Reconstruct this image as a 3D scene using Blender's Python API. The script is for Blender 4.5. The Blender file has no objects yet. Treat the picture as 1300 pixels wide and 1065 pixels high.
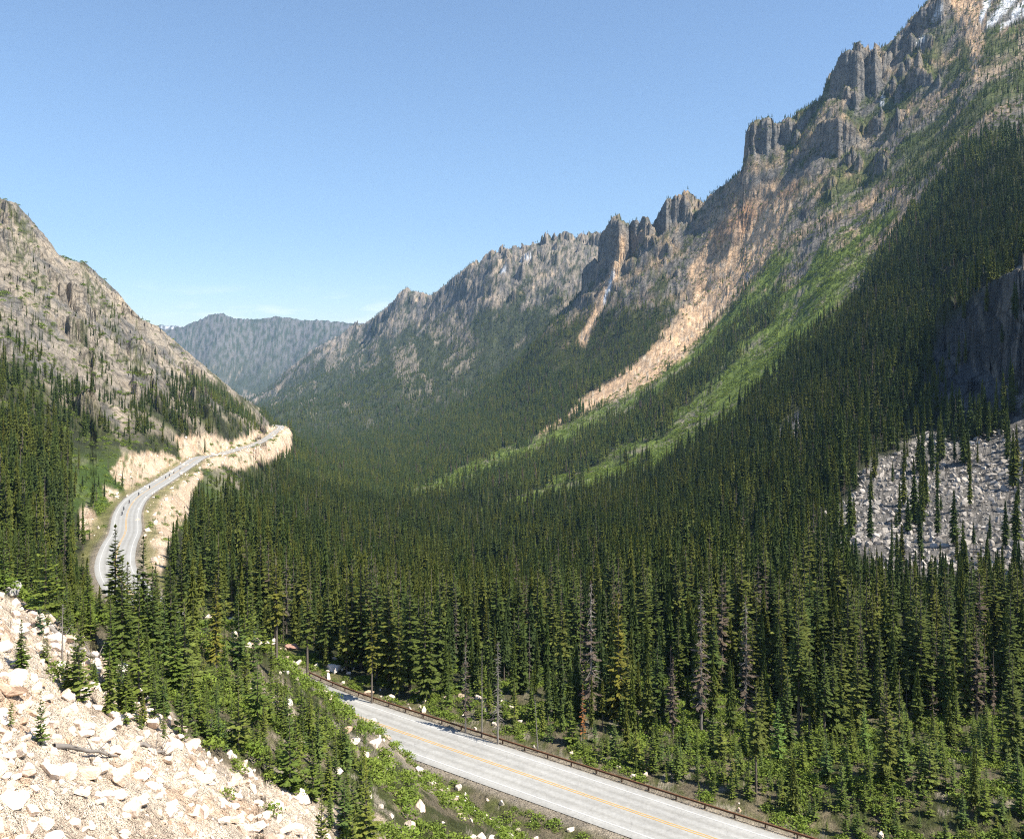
import bpy, bmesh, math, random
import numpy as np
from mathutils import Vector, Matrix

S = bpy.context.scene
COL = S.collection
R = math.radians

# ------------------------------------------------------------------ camera
F, CX, HY = 1082.0, 650.0, 455.0          # focal length, centre column and eye-level row of the 1300x1065 frame
cd = bpy.data.cameras.new('camera')
cam = bpy.data.objects.new('camera', cd); COL.objects.link(cam)
cam.location = (0, 0, 0); cam.rotation_euler = (R(90), 0, 0)
cd.sensor_fit = 'HORIZONTAL'; cd.sensor_width = 36.0; cd.lens = 36.0 * F / 1300.0
cd.shift_y = -(1065 / 2 - HY) / 1300.0
cd.clip_start = 0.5; cd.clip_end = 60000
S.camera = cam

# ------------------------------------------------------------------ sky, sun, exposure
SUN_EL, SUN_AZ = R(56), R(118)             # azimuth clockwise from +Y (the view direction)
w = bpy.data.worlds.new('World'); S.world = w; w.use_nodes = True
nt = w.node_tree
bg = nt.nodes['Background']
sky = nt.nodes.new('ShaderNodeTexSky'); sky.sky_type = 'NISHITA'; sky.sun_disc = False
sky.sun_elevation = SUN_EL; sky.sun_rotation = SUN_AZ
sky.altitude = 1700; sky.air_density = 1.2; sky.dust_density = 1.0; sky.ozone_density = 3.2
tcw = nt.nodes.new('ShaderNodeTexCoord'); mp = nt.nodes.new('ShaderNodeMapping'); mp.inputs['Scale'].default_value = (16, 16, 70); nt.links.new(tcw.outputs['Generated'], mp.inputs[0])
nc = nt.nodes.new('ShaderNodeTexNoise'); nc.inputs['Scale'].default_value = 1.0; nc.inputs['Detail'].default_value = 7; nt.links.new(mp.outputs[0], nc.inputs[0])
sx_ = nt.nodes.new('ShaderNodeSeparateXYZ'); nt.links.new(tcw.outputs['Generated'], sx_.inputs[0])
def mr(src, a, b, c, d):
    n = nt.nodes.new('ShaderNodeMapRange'); nt.links.new(src, n.inputs[0]); n.inputs[1].default_value = a; n.inputs[2].default_value = b; n.inputs[3].default_value = c; n.inputs[4].default_value = d; return n.outputs[0]
def mul(a, b):
    n = nt.nodes.new('ShaderNodeMath'); n.operation = 'MULTIPLY'; nt.links.new(a, n.inputs[0]); nt.links.new(b, n.inputs[1]); return n.outputs[0]
cm = mul(mr(nc.outputs['Fac'], 0.48, 0.68, 0.0, 0.65), mul(mr(sx_.outputs[2], 0.02, 0.045, 0.0, 1.0), mr(sx_.outputs[2], 0.055, 0.085, 1.0, 0.0)))
mc = nt.nodes.new('ShaderNodeMix'); mc.data_type = 'RGBA'; nt.links.new(cm, mc.inputs[0]); nt.links.new(sky.outputs[0], mc.inputs[6]); mc.inputs[7].default_value = (7.5, 8.0, 8.6, 1)
nt.links.new(mc.outputs[2], bg.inputs[0]); bg.inputs[1].default_value = 0.098
sd = bpy.data.lights.new('sun', 'SUN'); sd.energy = 5.0; sd.angle = R(0.53); sd.color = (1.0, 0.93, 0.82)
sun = bpy.data.objects.new('sun', sd); COL.objects.link(sun)
sv = Vector((math.cos(SUN_EL) * math.sin(SUN_AZ), math.cos(SUN_EL) * math.cos(SUN_AZ), math.sin(SUN_EL)))
sun.rotation_euler = sv.to_track_quat('Z', 'Y').to_euler(); sun.location = (300, -200, 400)
S.view_settings.view_transform = 'Standard'; S.view_settings.look = 'None'
S.view_settings.exposure = 0.92; S.view_settings.gamma = 1.0
S.render.engine = 'CYCLES'
S.cycles.max_bounces = 4; S.cycles.diffuse_bounces = 2; S.cycles.glossy_bounces = 1
S.cycles.transmission_bounces = 1; S.cycles.volume_bounces = 0; S.cycles.transparent_max_bounces = 4
S.cycles.use_denoising = False; S.cycles.filter_width = 1.15; S.cycles.denoiser = 'OPENIMAGEDENOISE'; S.cycles.denoising_input_passes = 'RGB_ALBEDO_NORMAL'; S.cycles.denoising_prefilter = 'ACCURATE'

rng = np.random.default_rng(7)
random.seed(7)

# ------------------------------------------------------------------ numpy noise
_P = np.random.default_rng(11).permutation(256).astype(np.int32)
_P = np.concatenate([_P, _P, _P])
_G = np.random.default_rng(12).uniform(0, 2 * np.pi, 256)
_GX, _GY = np.cos(_G).astype(np.float32), np.sin(_G).astype(np.float32)

def perlin(x, y, seed=0):
    x = np.asarray(x, np.float32); y = np.asarray(y, np.float32)
    xf = np.floor(x); yf = np.floor(y)
    xi = xf.astype(np.int32); yi = yf.astype(np.int32) + seed * 37
    fx = x - xf; fy = y - yf
    ux = fx * fx * fx * (fx * (fx * 6 - 15) + 10); uy = fy * fy * fy * (fy * (fy * 6 - 15) + 10)
    xa = xi & 255; xb = (xi + 1) & 255; ya = yi & 255; yb = (yi + 1) & 255
    def g(a, b, dx, dy):
        h = _P[_P[a] + b]
        return _GX[h] * dx + _GY[h] * dy
    n00 = g(xa, ya, fx, fy); n10 = g(xb, ya, fx - 1, fy); n01 = g(xa, yb, fx, fy - 1); n11 = g(xb, yb, fx - 1, fy - 1)
    a = n00 + ux * (n10 - n00); b = n01 + ux * (n11 - n01)
    return (a + uy * (b - a)) * 1.5

def fbm(x, y, oct=4, seed=0, gain=0.5):
    s = 0; a = 1.0; tot = 0
    for o in range(oct):
        s = s + a * perlin(x * 2 ** o + 17.3 * o, y * 2 ** o - 9.1 * o, seed + o); tot += a; a *= gain
    return s / tot

def ridged(x, y, oct=4, seed=0, gain=0.5):
    s = 0; a = 1.0; tot = 0
    for o in range(oct):
        s = s + a * (1 - 2 * np.abs(perlin(x * 2 ** o + 5.7 * o, y * 2 ** o + 3.3 * o, seed + o))); tot += a; a *= gain
    return s / tot

def sstep(a, b, x):
    t = np.clip((x - a) / (b - a), 0, 1); return t * t * (3 - 2 * t)

# ------------------------------------------------------------------ where the land lies: (column, row, forward metres)
def P(px, py, d):
    return ((px - CX) / F, (HY - py) / F, d)

def slope_plane(x, y):
    return -21.7 - 0.70 * x - 0.33 * y

A = []
for px in (-300, -150, 0, 60, 120, 180, 240, 300, 360, 420, 480):
    for d in (22, 30, 40, 50, 58, 70, 85, 100):
        u = (px - CX) / F; x = u * d
        if px <= 60 and d > 60: continue
        if px <= 180 and d > 78: continue
        z = slope_plane(x, d)
        if z < -58: continue
        A.append((u, z / d, d))
prof = {
 -300: [(75, 690), (150, 600), (300, 510), (500, 400), (800, 300), (1100, 200), (1250, 130), (1600, 190), (3000, 330), (6000, 440), (11000, 440), (17000, 450)],
 -150: [(75, 725), (150, 680), (300, 590), (500, 480), (800, 370), (1100, 255), (1250, 190), (1600, 240), (3000, 380), (6000, 450), (11000, 440), (17000, 450)],
 0: [(75, 748), (120, 775), (190, 735), (300, 645), (400, 575), (550, 500), (700, 430), (900, 362), (1100, 292), (1200, 254), (1400, 300), (2000, 390), (3500, 470), (6000, 470), (11000, 430), (17000, 440)],
 60: [(72, 790), (110, 815), (170, 780), (250, 710), (350, 640), (450, 575), (600, 510), (800, 430), (1000, 375), (1290, 302), (1500, 350), (2200, 430), (4000, 490)],
 100: [(80, 818), (120, 825), (170, 800), (250, 742), (330, 690), (400, 640), (500, 580), (640, 520), (850, 450), (1100, 390), (1350, 336), (1600, 390), (2300, 460), (4000, 500), (7000, 490), (11000, 424), (17000, 430)],
 150: [(85, 842), (130, 825), (180, 795), (410, 640), (480, 600), (600, 560), (720, 520), (880, 480), (1100, 430), (1450, 374), (1700, 430), (2500, 480), (4000, 515)],
 200: [(100, 872), (140, 835), (180, 808), (340, 692), (430, 648), (540, 595), (620, 570), (750, 540), (950, 500), (1250, 460), (1600, 414), (1900, 470), (2600, 510), (4000, 535), (7000, 510), (8800, 470), (10500, 425), (11800, 440), (15000, 418), (17000, 425)],
 240: [(100, 882), (140, 845), (190, 795), (280, 735), (400, 680), (520, 645), (660, 584), (760, 565), (900, 540), (1200, 500), (1650, 450), (2000, 500), (2700, 530), (4500, 540), (7300, 510), (9000, 465), (10500, 418), (11800, 432), (15000, 421)],
 275: [(9200, 450), (10500, 405), (11800, 430), (15000, 428)],
 300: [(110, 905), (150, 850), (260, 758), (400, 690), (560, 640), (800, 602), (1020, 556), (1200, 542), (1450, 522), (1720, 500), (2200, 535), (3500, 545), (5000, 535), (7400, 512), (9200, 455), (10500, 410), (12000, 430)],
 335: [(1250, 557), (1400, 552), (1650, 536), (1800, 528), (2100, 552), (3500, 548), (5200, 530), (6700, 511), (7600, 506), (9200, 460), (10500, 412), (12000, 430)],
 360: [(120, 930), (160, 860), (320, 740), (620, 660), (900, 620), (1150, 598), (1430, 570), (1700, 555), (2000, 565), (2700, 556), (3500, 541), (4800, 520), (5800, 502), (6600, 489), (7300, 497), (8300, 480), (9400, 450), (10500, 411), (12000, 430)],
 400: [(5900, 470), (6450, 455), (7200, 490), (8500, 470), (10500, 414)],
 430: [(125, 950), (170, 858), (300, 780), (560, 700), (850, 650), (1200, 620), (1700, 592), (2200, 575), (3300, 545), (4300, 510), (5300, 470), (6250, 440), (7000, 480), (8500, 465), (10500, 416), (12000, 430)],
 460: [(5800, 445), (6200, 416), (7000, 460), (10500, 418)],
 490: [(5500, 410), (5700, 393), (6500, 440)],
 515: [(5000, 398), (5300, 368), (6000, 420), (10500, 425)],
 520: [(151, 902), (290, 800), (520, 730), (800, 672), (1100, 640), (1500, 608), (2000, 580), (3200, 520), (4200, 450), (4900, 408)],
 548: [(4700, 400), (5050, 374), (5600, 420)],
 580: [(146, 920), (290, 805), (500, 735), (800, 675), (1250, 615), (1700, 583), (2300, 545), (3300, 492), (4000, 425), (4700, 345), (5300, 390)],
 620: [(3500, 445), (3850, 385), (4200, 342), (4700, 365), (10500, 430)],
 650: [(130, 975), (143, 922), (300, 800), (500, 736), (720, 685), (1000, 640), (1500, 580), (2100, 530), (2600, 480), (2750, 466), (2950, 474), (3400, 440), (3700, 392), (4050, 334), (4600, 360)],
 700: [(135, 955), (300, 800), (500, 728), (800, 662), (1250, 600), (1700, 544), (2300, 465), (2650, 415), (2850, 430), (3300, 410), (3700, 360), (4050, 318), (4600, 350)],
 740: [(2400, 425), (2650, 375), (2900, 400), (3400, 372), (4050, 318), (4600, 350)],
 770: [(130, 985), (150, 920), (250, 802), (500, 700), (850, 638), (1200, 580), (1500, 540), (1800, 500), (2350, 400), (2620, 330), (2950, 370), (4050, 326), (4600, 360), (10500, 420)],
 850: [(120, 1000), (155, 908), (260, 780), (480, 690), (700, 635), (900, 600), (1300, 520), (1600, 478), (1950, 428), (2250, 345), (2420, 290), (2700, 340), (4000, 350), (10500, 420)],
 900: [(2100, 360), (2400, 262), (2700, 310)],
 950: [(115, 1020), (145, 940), (200, 820), (420, 690), (600, 605), (900, 522), (1400, 440), (1800, 370), (2050, 312), (2180, 225), (2350, 190), (2650, 270), (4000, 330), (10500, 410)],
 1010: [(1300, 415), (1700, 330), (2000, 235), (2150, 190), (2300, 155), (2650, 240)],
 1050: [(110, 1030), (145, 935), (200, 815), (330, 700), (480, 610), (680, 520), (900, 450), (1300, 370), (1650, 295), (1900, 225), (2050, 160), (2250, 110), (2600, 200), (4000, 320), (10500, 410)],
 1100: [(320, 690), (450, 600), (620, 502), (850, 420), (1300, 335), (1750, 240), (1980, 165), (2070, 125), (2250, 80), (2600, 170)],
 1150: [(105, 1040), (145, 930), (200, 800), (290, 725), (400, 630), (530, 540), (640, 470), (800, 410), (1200, 300), (1650, 205), (1900, 140), (2060, 80), (2200, 40), (2600, 130), (10500, 400)],
 1200: [(145, 930), (190, 830), (285, 722), (370, 635), (480, 552), (640, 440), (800, 375), (1150, 260), (1600, 165), (1900, 90), (2100, 10), (2300, 0), (2700, 100)],
 1250: [(105, 1045), (145, 925), (190, 825), (280, 720), (360, 632), (450, 562), (580, 440), (700, 370), (900, 280), (1200, 185), (1600, 103), (1900, 32), (2100, -20), (2400, 20)],
 1300: [(145, 920), (190, 815), (270, 725), (350, 630), (420, 565), (560, 410), (680, 335), (900, 255), (1200, 165), (1600, 75), (1900, 0), (2100, -55), (2500, 0), (4000, 200), (10500, 380)],
 1450: [(105, 1040), (150, 900), (230, 700), (330, 560), (480, 390), (600, 310), (1100, 150), (1700, 0), (2050, -80), (2500, 0), (10500, 380)],
 1650: [(105, 1030), (150, 860), (300, 560), (600, 260), (1100, 90), (1700, -60), (2050, -140), (2600, 0), (10500, 360)],
}
for px, lst in prof.items():
    for d, py in lst: A.append(P(px, py, d))
for px in (540, 650, 760, 900, 1100, 1300, 1600):            # below the viewpoint, right of the talus
    u = (px - CX) / F
    for d in (25, 50, 80):
        z = max(slope_plane(u * d, d), -62.0); A.append((u, z / d, d))

RD = [(150, 25), (110, 50), (87, 66.5), (54, 89.9), (29.9, 107.4), (5.4, 124.7), (-19, 142), (-38.5, 156.5), (-53, 172), (-72, 194), (-97, 223), (-122, 262), (-140, 304), (-151, 333),
      (-175, 388), (-195, 445), (-214, 523), (-244, 641), (-262, 718), (-281, 819), (-309, 960), (-330, 1092), (-365, 1282), (-404, 1454), (-424, 1560), (-452, 1650), (-520, 1720)]
RH = [56, 58, 60, 61.5, 62, 62, 62, 62, 62.2, 63, 64, 65, 66, 68, 70, 72, 75, 80, 83, 92, 102, 110, 118, 125, 128, 130, 132]

def crom(pts, step):
    p = np.array(pts, float); out = []
    for i in range(len(p) - 1):
        a = p[max(i - 1, 0)]; b = p[i]; c = p[i + 1]; e = p[min(i + 2, len(p) - 1)]
        n = max(2, int(np.linalg.norm((c - b)[:2]) / step))
        t = np.linspace(0, 1, n, endpoint=False)[:, None]
        out.append(0.5 * ((2 * b) + (-a + c) * t + (2 * a - 5 * b + 4 * c - e) * t ** 2 + (-a + 3 * b - 3 * c + e) * t ** 3))
    out.append(p[-1:]); return np.concatenate(out)

RC = crom([(x, y, -h) for (x, y), h in zip(RD, RH)], 2.0)
for _ in range(3):
    k = np.ones(9) / 9; pad = np.pad(RC, ((4, 4), (0, 0)), 'edge')
    sm = np.stack([np.convolve(pad[:, j], k, 'valid') for j in range(3)], 1); sm[0] = RC[0]; sm[-1] = RC[-1]; RC = sm
for q in RC[::14]:
    if q[1] > 60: A.append((q[0] / q[1], q[2] / q[1], q[1]))

A = np.array(A)
KU = 3.0
def tps_fit(pts):
    X = np.stack([pts[:, 0] * KU, np.log(pts[:, 2])], 1); n = len(X)
    r2 = ((X[:, None] - X[None]) ** 2).sum(2); K = 0.5 * r2 * np.log(r2 + 1e-12) + np.eye(n) * 2e-4
    Q = np.c_[np.ones(n), X]; M = np.block([[K, Q], [Q.T, np.zeros((3, 3))]])
    return X, np.linalg.solve(M, np.r_[pts[:, 1], 0, 0, 0])
TX, TW = tps_fit(A)
def tps(u, v):
    q = np.stack([u.ravel() * KU, v.ravel()], 1); out = np.empty(len(q))
    for i in range(0, len(q), 20000):
        c = q[i:i + 20000]; r2 = ((c[:, None] - TX[None]) ** 2).sum(2)
        out[i:i + 20000] = (0.5 * r2 * np.log(r2 + 1e-12)) @ TW[:-3] + TW[-3] + c @ TW[-2:]
    return out.reshape(u.shape)

# ------------------------------------------------------------------ fine height grid, fan shaped around the viewpoint
PXC = np.concatenate([np.linspace(-900, -150, 40, endpoint=False), np.linspace(-150, 1450, 1230), np.linspace(1470, 2200, 38)])
NF = 2300
VV = np.concatenate([np.linspace(math.log(5), math.log(40), 150, endpoint=False), np.linspace(math.log(40), math.log(420), 650, endpoint=False),
                     np.linspace(math.log(420), math.log(7000), 1330, endpoint=False), np.linspace(math.log(7000), math.log(17500), 170)])
NF = len(VV)
UU = (PXC - CX) / F
cu = np.linspace(UU[0], UU[-1], 420); cv = np.linspace(VV[0], VV[-1], 460)
ct = tps(*np.meshgrid(cu, cv, indexing='ij'))
def bil(grid, gu, gv, u, v):
    fu = np.clip(np.interp(u, gu, np.arange(len(gu))), 0, len(gu) - 1.001); fv = np.clip(np.interp(v, gv, np.arange(len(gv))), 0, len(gv) - 1.001)
    i = fu.astype(int); j = fv.astype(int); a = fu - i; b = fv - j
    return grid[i, j] * (1 - a) * (1 - b) + grid[i + 1, j] * a * (1 - b) + grid[i, j + 1] * (1 - a) * b + grid[i + 1, j + 1] * a * b
U2 = np.repeat(UU[:, None], NF, 1).astype(np.float32); V2 = np.repeat(VV[None], len(UU), 0).astype(np.float32)
D2 = np.exp(V2)
Z = (bil(ct, cu, cv, U2, V2) * D2).astype(np.float32)
X2 = U2 * D2; PX2 = U2 * F + CX
near = slope_plane(X2, D2)
kn = sstep(30, 20, D2); Z = Z * (1 - kn) + np.maximum(near, -64) * kn
Z = np.maximum(Z, -520)

def pyof(z, d): return HY - z / d * F
# how craggy each place is
PY2 = pyof(Z, D2)
right_up = sstep(600, 1500, D2) * sstep(620, 720, PX2) * sstep(560, 380, PY2 - 0.0)
left_up = sstep(450, 900, D2) * sstep(360, 300, PX2) * sstep(3500, 2500, D2)
far_up = sstep(2700, 3600, D2)
crag_amt = np.clip(right_up + left_up + far_up, 0, 1)
sc = np.clip(D2 / 2000, 0.35, 3.2)
gul = ridged(D2 / (170 * 1), X2 / 620, 5, 3, 0.55)
blk = ridged(X2 / 95, D2 / 95, 6, 9, 0.62)
farg = ridged(D2 / 900 + X2 / 2400, X2 / 1500, 5, 21, 0.55) * sstep(9000, 6500, D2) + sstep(6500, 9000, D2) * ridged(X2 / 700 + 0.3, D2 / 2600, 6, 27, 0.55) * 1.0
Z = Z + crag_amt * (sstep(9000, 3000, D2) * 20 * np.minimum(sc, 1.6) * gul + 20.0 * np.minimum(sc, 1.6) * blk) + far_up * 60 * np.clip(D2 / 5000, 0.4, 1.6) * farg
Z = Z + left_up * (10 * ridged(X2 / 60 + D2 / 200, D2 / 140, 4, 33, 0.6))
Z = Z + (1 - crag_amt) * sstep(150, 500, D2) * 5 * fbm(X2 / 60, D2 / 60, 4, 5)
Z = Z + sstep(120, 60, D2) * (0.9 * fbm(X2 / 6, D2 / 6, 4, 6) + 0.25 * fbm(X2 / 1.3, D2 / 1.3, 3, 8))

# ---- rock towers and cliffs: top outline and how far forward the face stands, column by column
def crag(pts, thick, steep=3.5, flute=14, seed=0, jag=0.0, back=1.3, ledge=0.0):
    global Z
    p = np.array(pts, float); m = (PXC >= p[0, 0] - 1) & (PXC <= p[-1, 0] + 1); c = np.where(m)[0]
    if not len(c): return
    px = PXC[c]; top = np.interp(px, p[:, 0], p[:, 1]); fr = np.interp(px, p[:, 0], p[:, 2])
    dm = fr.mean(); ztop = (HY - top) / F * fr
    ws = dm / 1000.0
    jg = np.abs(perlin(px / 13.0, px * 0 + seed, 40 + seed)) + 0.6 * np.abs(perlin(px / 5.5, px * 0 + seed, 60 + seed))
    ztop = ztop - jag * jg * dm / F * 2.2
    fr = fr + flute * ws * (ridged(px / 14.0, px * 0 + seed, 4, 50 + seed, 0.6))
    d = D2[c]; zb = Z[c]
    i0 = np.clip(np.searchsorted(VV, np.log(fr)), 0, NF - 1)
    z0 = zb[np.arange(len(c)), i0]
    x = X2[c]
    dd = d - fr[:, None]
    rough = 6 * ws * fbm(x / (16 * ws), zb * 0 + d / (14 * ws), 4, seed + 3)
    up = z0[:, None] + np.maximum(dd, 0) * steep * (1 + 0.0 * dd)
    if ledge: up = up + ledge * np.sin(up / (ledge * 2.2) + 2 * perlin(x / 60, d / 60, seed))
    zt = ztop[:, None] + rough * 0.5
    zc = np.minimum(up, zt) - np.maximum(dd - thick, 0) * back
    Z[c] = np.where(dd > 0, np.maximum(zb, zc), zb)

crag([(1150, 30, 2150), (1158, 14, 2120), (1168, 4, 2080), (1178, -4, 2060), (1200, -14, 2060), (1216, -6, 2100)], 120, 3, 10, 1, 3)
crag([(1126, 62, 2150), (1134, 48, 2130), (1142, 36, 2120), (1152, 28, 2110), (1160, 40, 2120)], 90, 3, 10, 2, 3)
crag([(1038, 128, 2260), (1048, 108, 2200), (1058, 82, 2150), (1068, 60, 2100), (1080, 53, 2050), (1092, 55, 2030), (1099, 76, 2045), (1104, 54, 2040), (1112, 52, 2030), (1118, 66, 2050), (1128, 58, 2080), (1140, 62, 2110)], 130, 4.5, 12, 3, 2, ledge=5)
crag([(1016, 205, 2110), (1022, 180, 2080), (1034, 160, 2010), (1048, 147, 1950), (1064, 142, 1905), (1082, 146, 1905), (1092, 164, 1915), (1100, 190, 1930)], 110, 5.0, 6, 4, 1.2, ledge=4)
crag([(1134, 130, 2020), (1140, 112, 1990), (1149, 92, 1940), (1160, 80, 1895), (1175, 84, 1870), (1190, 98, 1850), (1198, 118, 1850)], 120, 4.5, 6, 5, 1.2)
crag([(1120, 92, 2080), (1128, 84, 2050), (1136, 96, 2060)], 60, 4, 5, 15, 2)
crag([(942, 214, 2320), (945, 172, 2260), (950, 157, 2210), (962, 151, 2190), (978, 148, 2180), (992, 152, 2190), (1003, 150, 2200), (1014, 142, 2210), (1024, 132, 2220), (1036, 135, 2240)], 120, 4.5, 9, 6, 1.5, ledge=5)
crag([(740, 400, 2720), (750, 362, 2680), (760, 326, 2600), (768, 296, 2540), (775, 279, 2480), (786, 272, 2440), (797, 281, 2470)], 110, 4.5, 9, 7, 1.5, ledge=6)
crag([(797, 280, 2500), (806, 276, 2470), (816, 272, 2460), (828, 281, 2470)], 110, 3.5, 10, 8, 3)
crag([(826, 284, 2500), (836, 268, 2440), (844, 252, 2400), (852, 246, 2390), (862, 243, 2390), (869, 236, 2390), (876, 246, 2400), (884, 254, 2410), (894, 264, 2440)], 120, 4.2, 11, 9, 2.5, ledge=6)
crag([(890, 262, 2620), (902, 243, 2600), (914, 234, 2590), (922, 238, 2590), (932, 226, 2570), (945, 214, 2560)], 120, 3, 10, 10, 4)
crag([(590, 342, 4250), (610, 327, 4200), (632, 312, 4120), (648, 313, 4080), (662, 306, 4060), (676, 300, 4040), (688, 291, 4020), (700, 289, 4010), (712, 286, 4010), (724, 294, 4010), (736, 288, 4010), (748, 288, 4010), (758, 296, 4010), (775, 310, 4020)], 130, 2.5, 30, 11, 9)
crag([(496, 388, 5500), (506, 374, 5300), (514, 366, 5260), (524, 369, 5250), (540, 376, 5200)], 200, 2.0, 14, 12, 2)
crag([(1180, 462, 690), (1195, 418, 640), (1212, 392, 600), (1235, 372, 560), (1262, 350, 520), (1290, 336, 482), (1330, 318, 450), (1390, 300, 430), (1450, 280, 430)], 70, 3.6, 14, 13, 2, ledge=4)
crag([(1160, 378, 900), (1180, 352, 860), (1215, 330, 800), (1260, 310, 760)], 40, 3.0, 10, 14, 2)
# smaller outcrops on the left mountain
crag([(-60, 470, 640), (-20, 445, 620), (8, 425, 640), (26, 440, 660), (34, 470, 680)], 40, 3.0, 10, 16, 2)
crag([(88, 348, 1360), (98, 336, 1340), (108, 334, 1330), (124, 346, 1350), (134, 362, 1370)], 40, 3.0, 8, 17, 2)
crag([(96, 505, 600), (108, 492, 590), (122, 500, 585), (128, 520, 590)], 25, 2.5, 8, 18, 2)
crag([(-20, 262, 1190), (6, 250, 1190), (20, 256, 1195), (40, 282, 1230), (52, 298, 1260)], 60, 3, 8, 19, 3)

# ---- broken towers and fins all along the ridge, and outcrops on the left mountain
def zrow(px, d): i = int(np.argmin(np.abs(PXC - px))); return float(np.interp(math.log(d), VV, Z[i]))
def tower(c, d, w, H, seed, lean=0.5, thick=None):
    zb_ = zrow(c, d); top = lambda h, dd: HY - F * (zb_ + h) / dd
    k = d / F
    crag([(c - w, top(0.1 * H, d), d + 0.9 * w * k * lean + 6), (c - 0.72 * w, top(0.62 * H, d), d + 0.7 * w * k * lean), (c - 0.3 * w, top(0.93 * H, d), d + 0.3 * w * k * lean), (c, top(H, d), d), (c + 0.35 * w, top(0.80 * H, d), d + 3), (c + 0.6 * w, top(0.72 * H, d), d + 5), (c + w, top(0.15 * H, d), d + 14)],
         thick or max(14, w * k * 0.8), random.uniform(3.2, 6.5), 7, seed, random.uniform(0.8, 2.2))
rt = random.Random(41)
crx = [742, 770, 790, 820, 868, 900, 945, 1000, 1040, 1080, 1130, 1160, 1215]; crd = [2680, 2580, 2480, 2460, 2400, 2420, 2270, 2230, 2180, 2080, 2110, 2110, 2080]
for k in range(105):
    c = rt.choice([rt.uniform(742, 900), rt.uniform(935, 1205), rt.uniform(935, 1205)]); off = abs(rt.gauss(0, 1)) ** 1.2
    d = np.interp(c, crx, crd) - off * 150 * (0.75 if c < 900 else 1.0)
    if 880 < c < 1010 and off > 0.5: continue
    tower(c, d, rt.uniform(5, 17), rt.uniform(24, 75) * (1.25 if off < 0.5 else 0.75), 300 + k, rt.uniform(1.0, 2.4))
for k in range(60):
    c = rt.uniform(-60, 300); d = rt.uniform(700, 1000 + 600 * (c + 60) / 300 + 200); 
    tower(c, d, rt.uniform(7, 26), rt.uniform(8, 26), 500 + k, rt.uniform(0.4, 1.4))
for c, d, w, H in ((62, 1290, 12, 28), (84, 1330, 14, 22), (112, 1350, 22, 26), (150, 1440, 12, 14), (172, 1500, 10, 16), (22, 1215, 14, 22), (196, 1590, 10, 10), (-5, 1190, 18, 22)): tower(c, d, w, H, 700 + int(c), 0.8)
for k in range(34):
    c = rt.uniform(1205, 1420); d = rt.uniform(500, 900); tower(c, d, rt.uniform(6, 20), rt.uniform(8, 24), 800 + k, 1.2)
for k in range(60):
    c = rt.uniform(480, 770); d = np.interp(c, [480, 515, 560, 620, 700, 770], [5600, 5300, 4900, 4200, 4020, 4020]) - abs(rt.gauss(0, 1)) * 260; tower(c, d, rt.uniform(4, 14), rt.uniform(30, 85), 900 + k, 1.2)

# ---- weather the crests down to their real height
SKY_R = [(455, 417), (485, 395), (497, 384), (506, 373), (516, 365), (530, 371), (548, 374), (565, 361), (585, 345), (600, 333), (618, 322), (636, 310), (655, 312), (672, 301), (690, 290), (712, 287), (735, 289), (752, 288), (762, 297), (768, 292), (776, 277), (787, 271), (797, 278), (812, 272), (828, 279), (838, 266), (848, 248), (862, 243), (870, 235), (878, 246), (893, 258), (905, 241), (920, 234), (932, 226), (943, 214), (946, 172), (952, 156), (966, 151), (985, 149), (1003, 150), (1016, 141), (1030, 133), (1043, 124), (1050, 100), (1060, 72), (1075, 54), (1092, 54), (1098, 62), (1106, 51), (1120, 60), (1140, 45), (1155, 25), (1165, 6), (1175, -4), (1215, -20), (1260, -40), (1480, -90)]
SKY_L = [(-160, 195), (-60, 235), (0, 253), (20, 258), (40, 280), (60, 303), (75, 324), (90, 332), (108, 334), (125, 349), (150, 372), (165, 391), (180, 406), (200, 415), (240, 449), (300, 499), (345, 528)]
jn = 3.0 * np.abs(perlin(PXC / 4.3, PXC * 0 + 2.2, 311)) + 3.5 * np.abs(perlin(PXC / 11.0, PXC * 0 + 5.1, 313))
for sk, lo_, hi_, da, db in ((SKY_R, 455, 1480, 1000, 6400), (SKY_L, -160, 345, 900, 2200)):
    q = np.array(sk, float); c = np.where((PXC >= lo_) & (PXC <= hi_))[0]
    cap = (HY - (np.interp(PXC[c], q[:, 0], q[:, 1]) + jn[c] * (0.6 if lo_ < 0 else 1.0) - 1.0)) / F
    if lo_ == 455: cap = np.where((PXC[c] < 760), cap, cap)
    t_ = Z[c] / D2[c]; soft = np.minimum(t_, cap[:, None] + 0.12 * np.clip(t_ - cap[:, None], 0, 0.004))
    Z[c] = np.where((D2[c] > da) & (D2[c] < db), soft * D2[c], Z[c])

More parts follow.
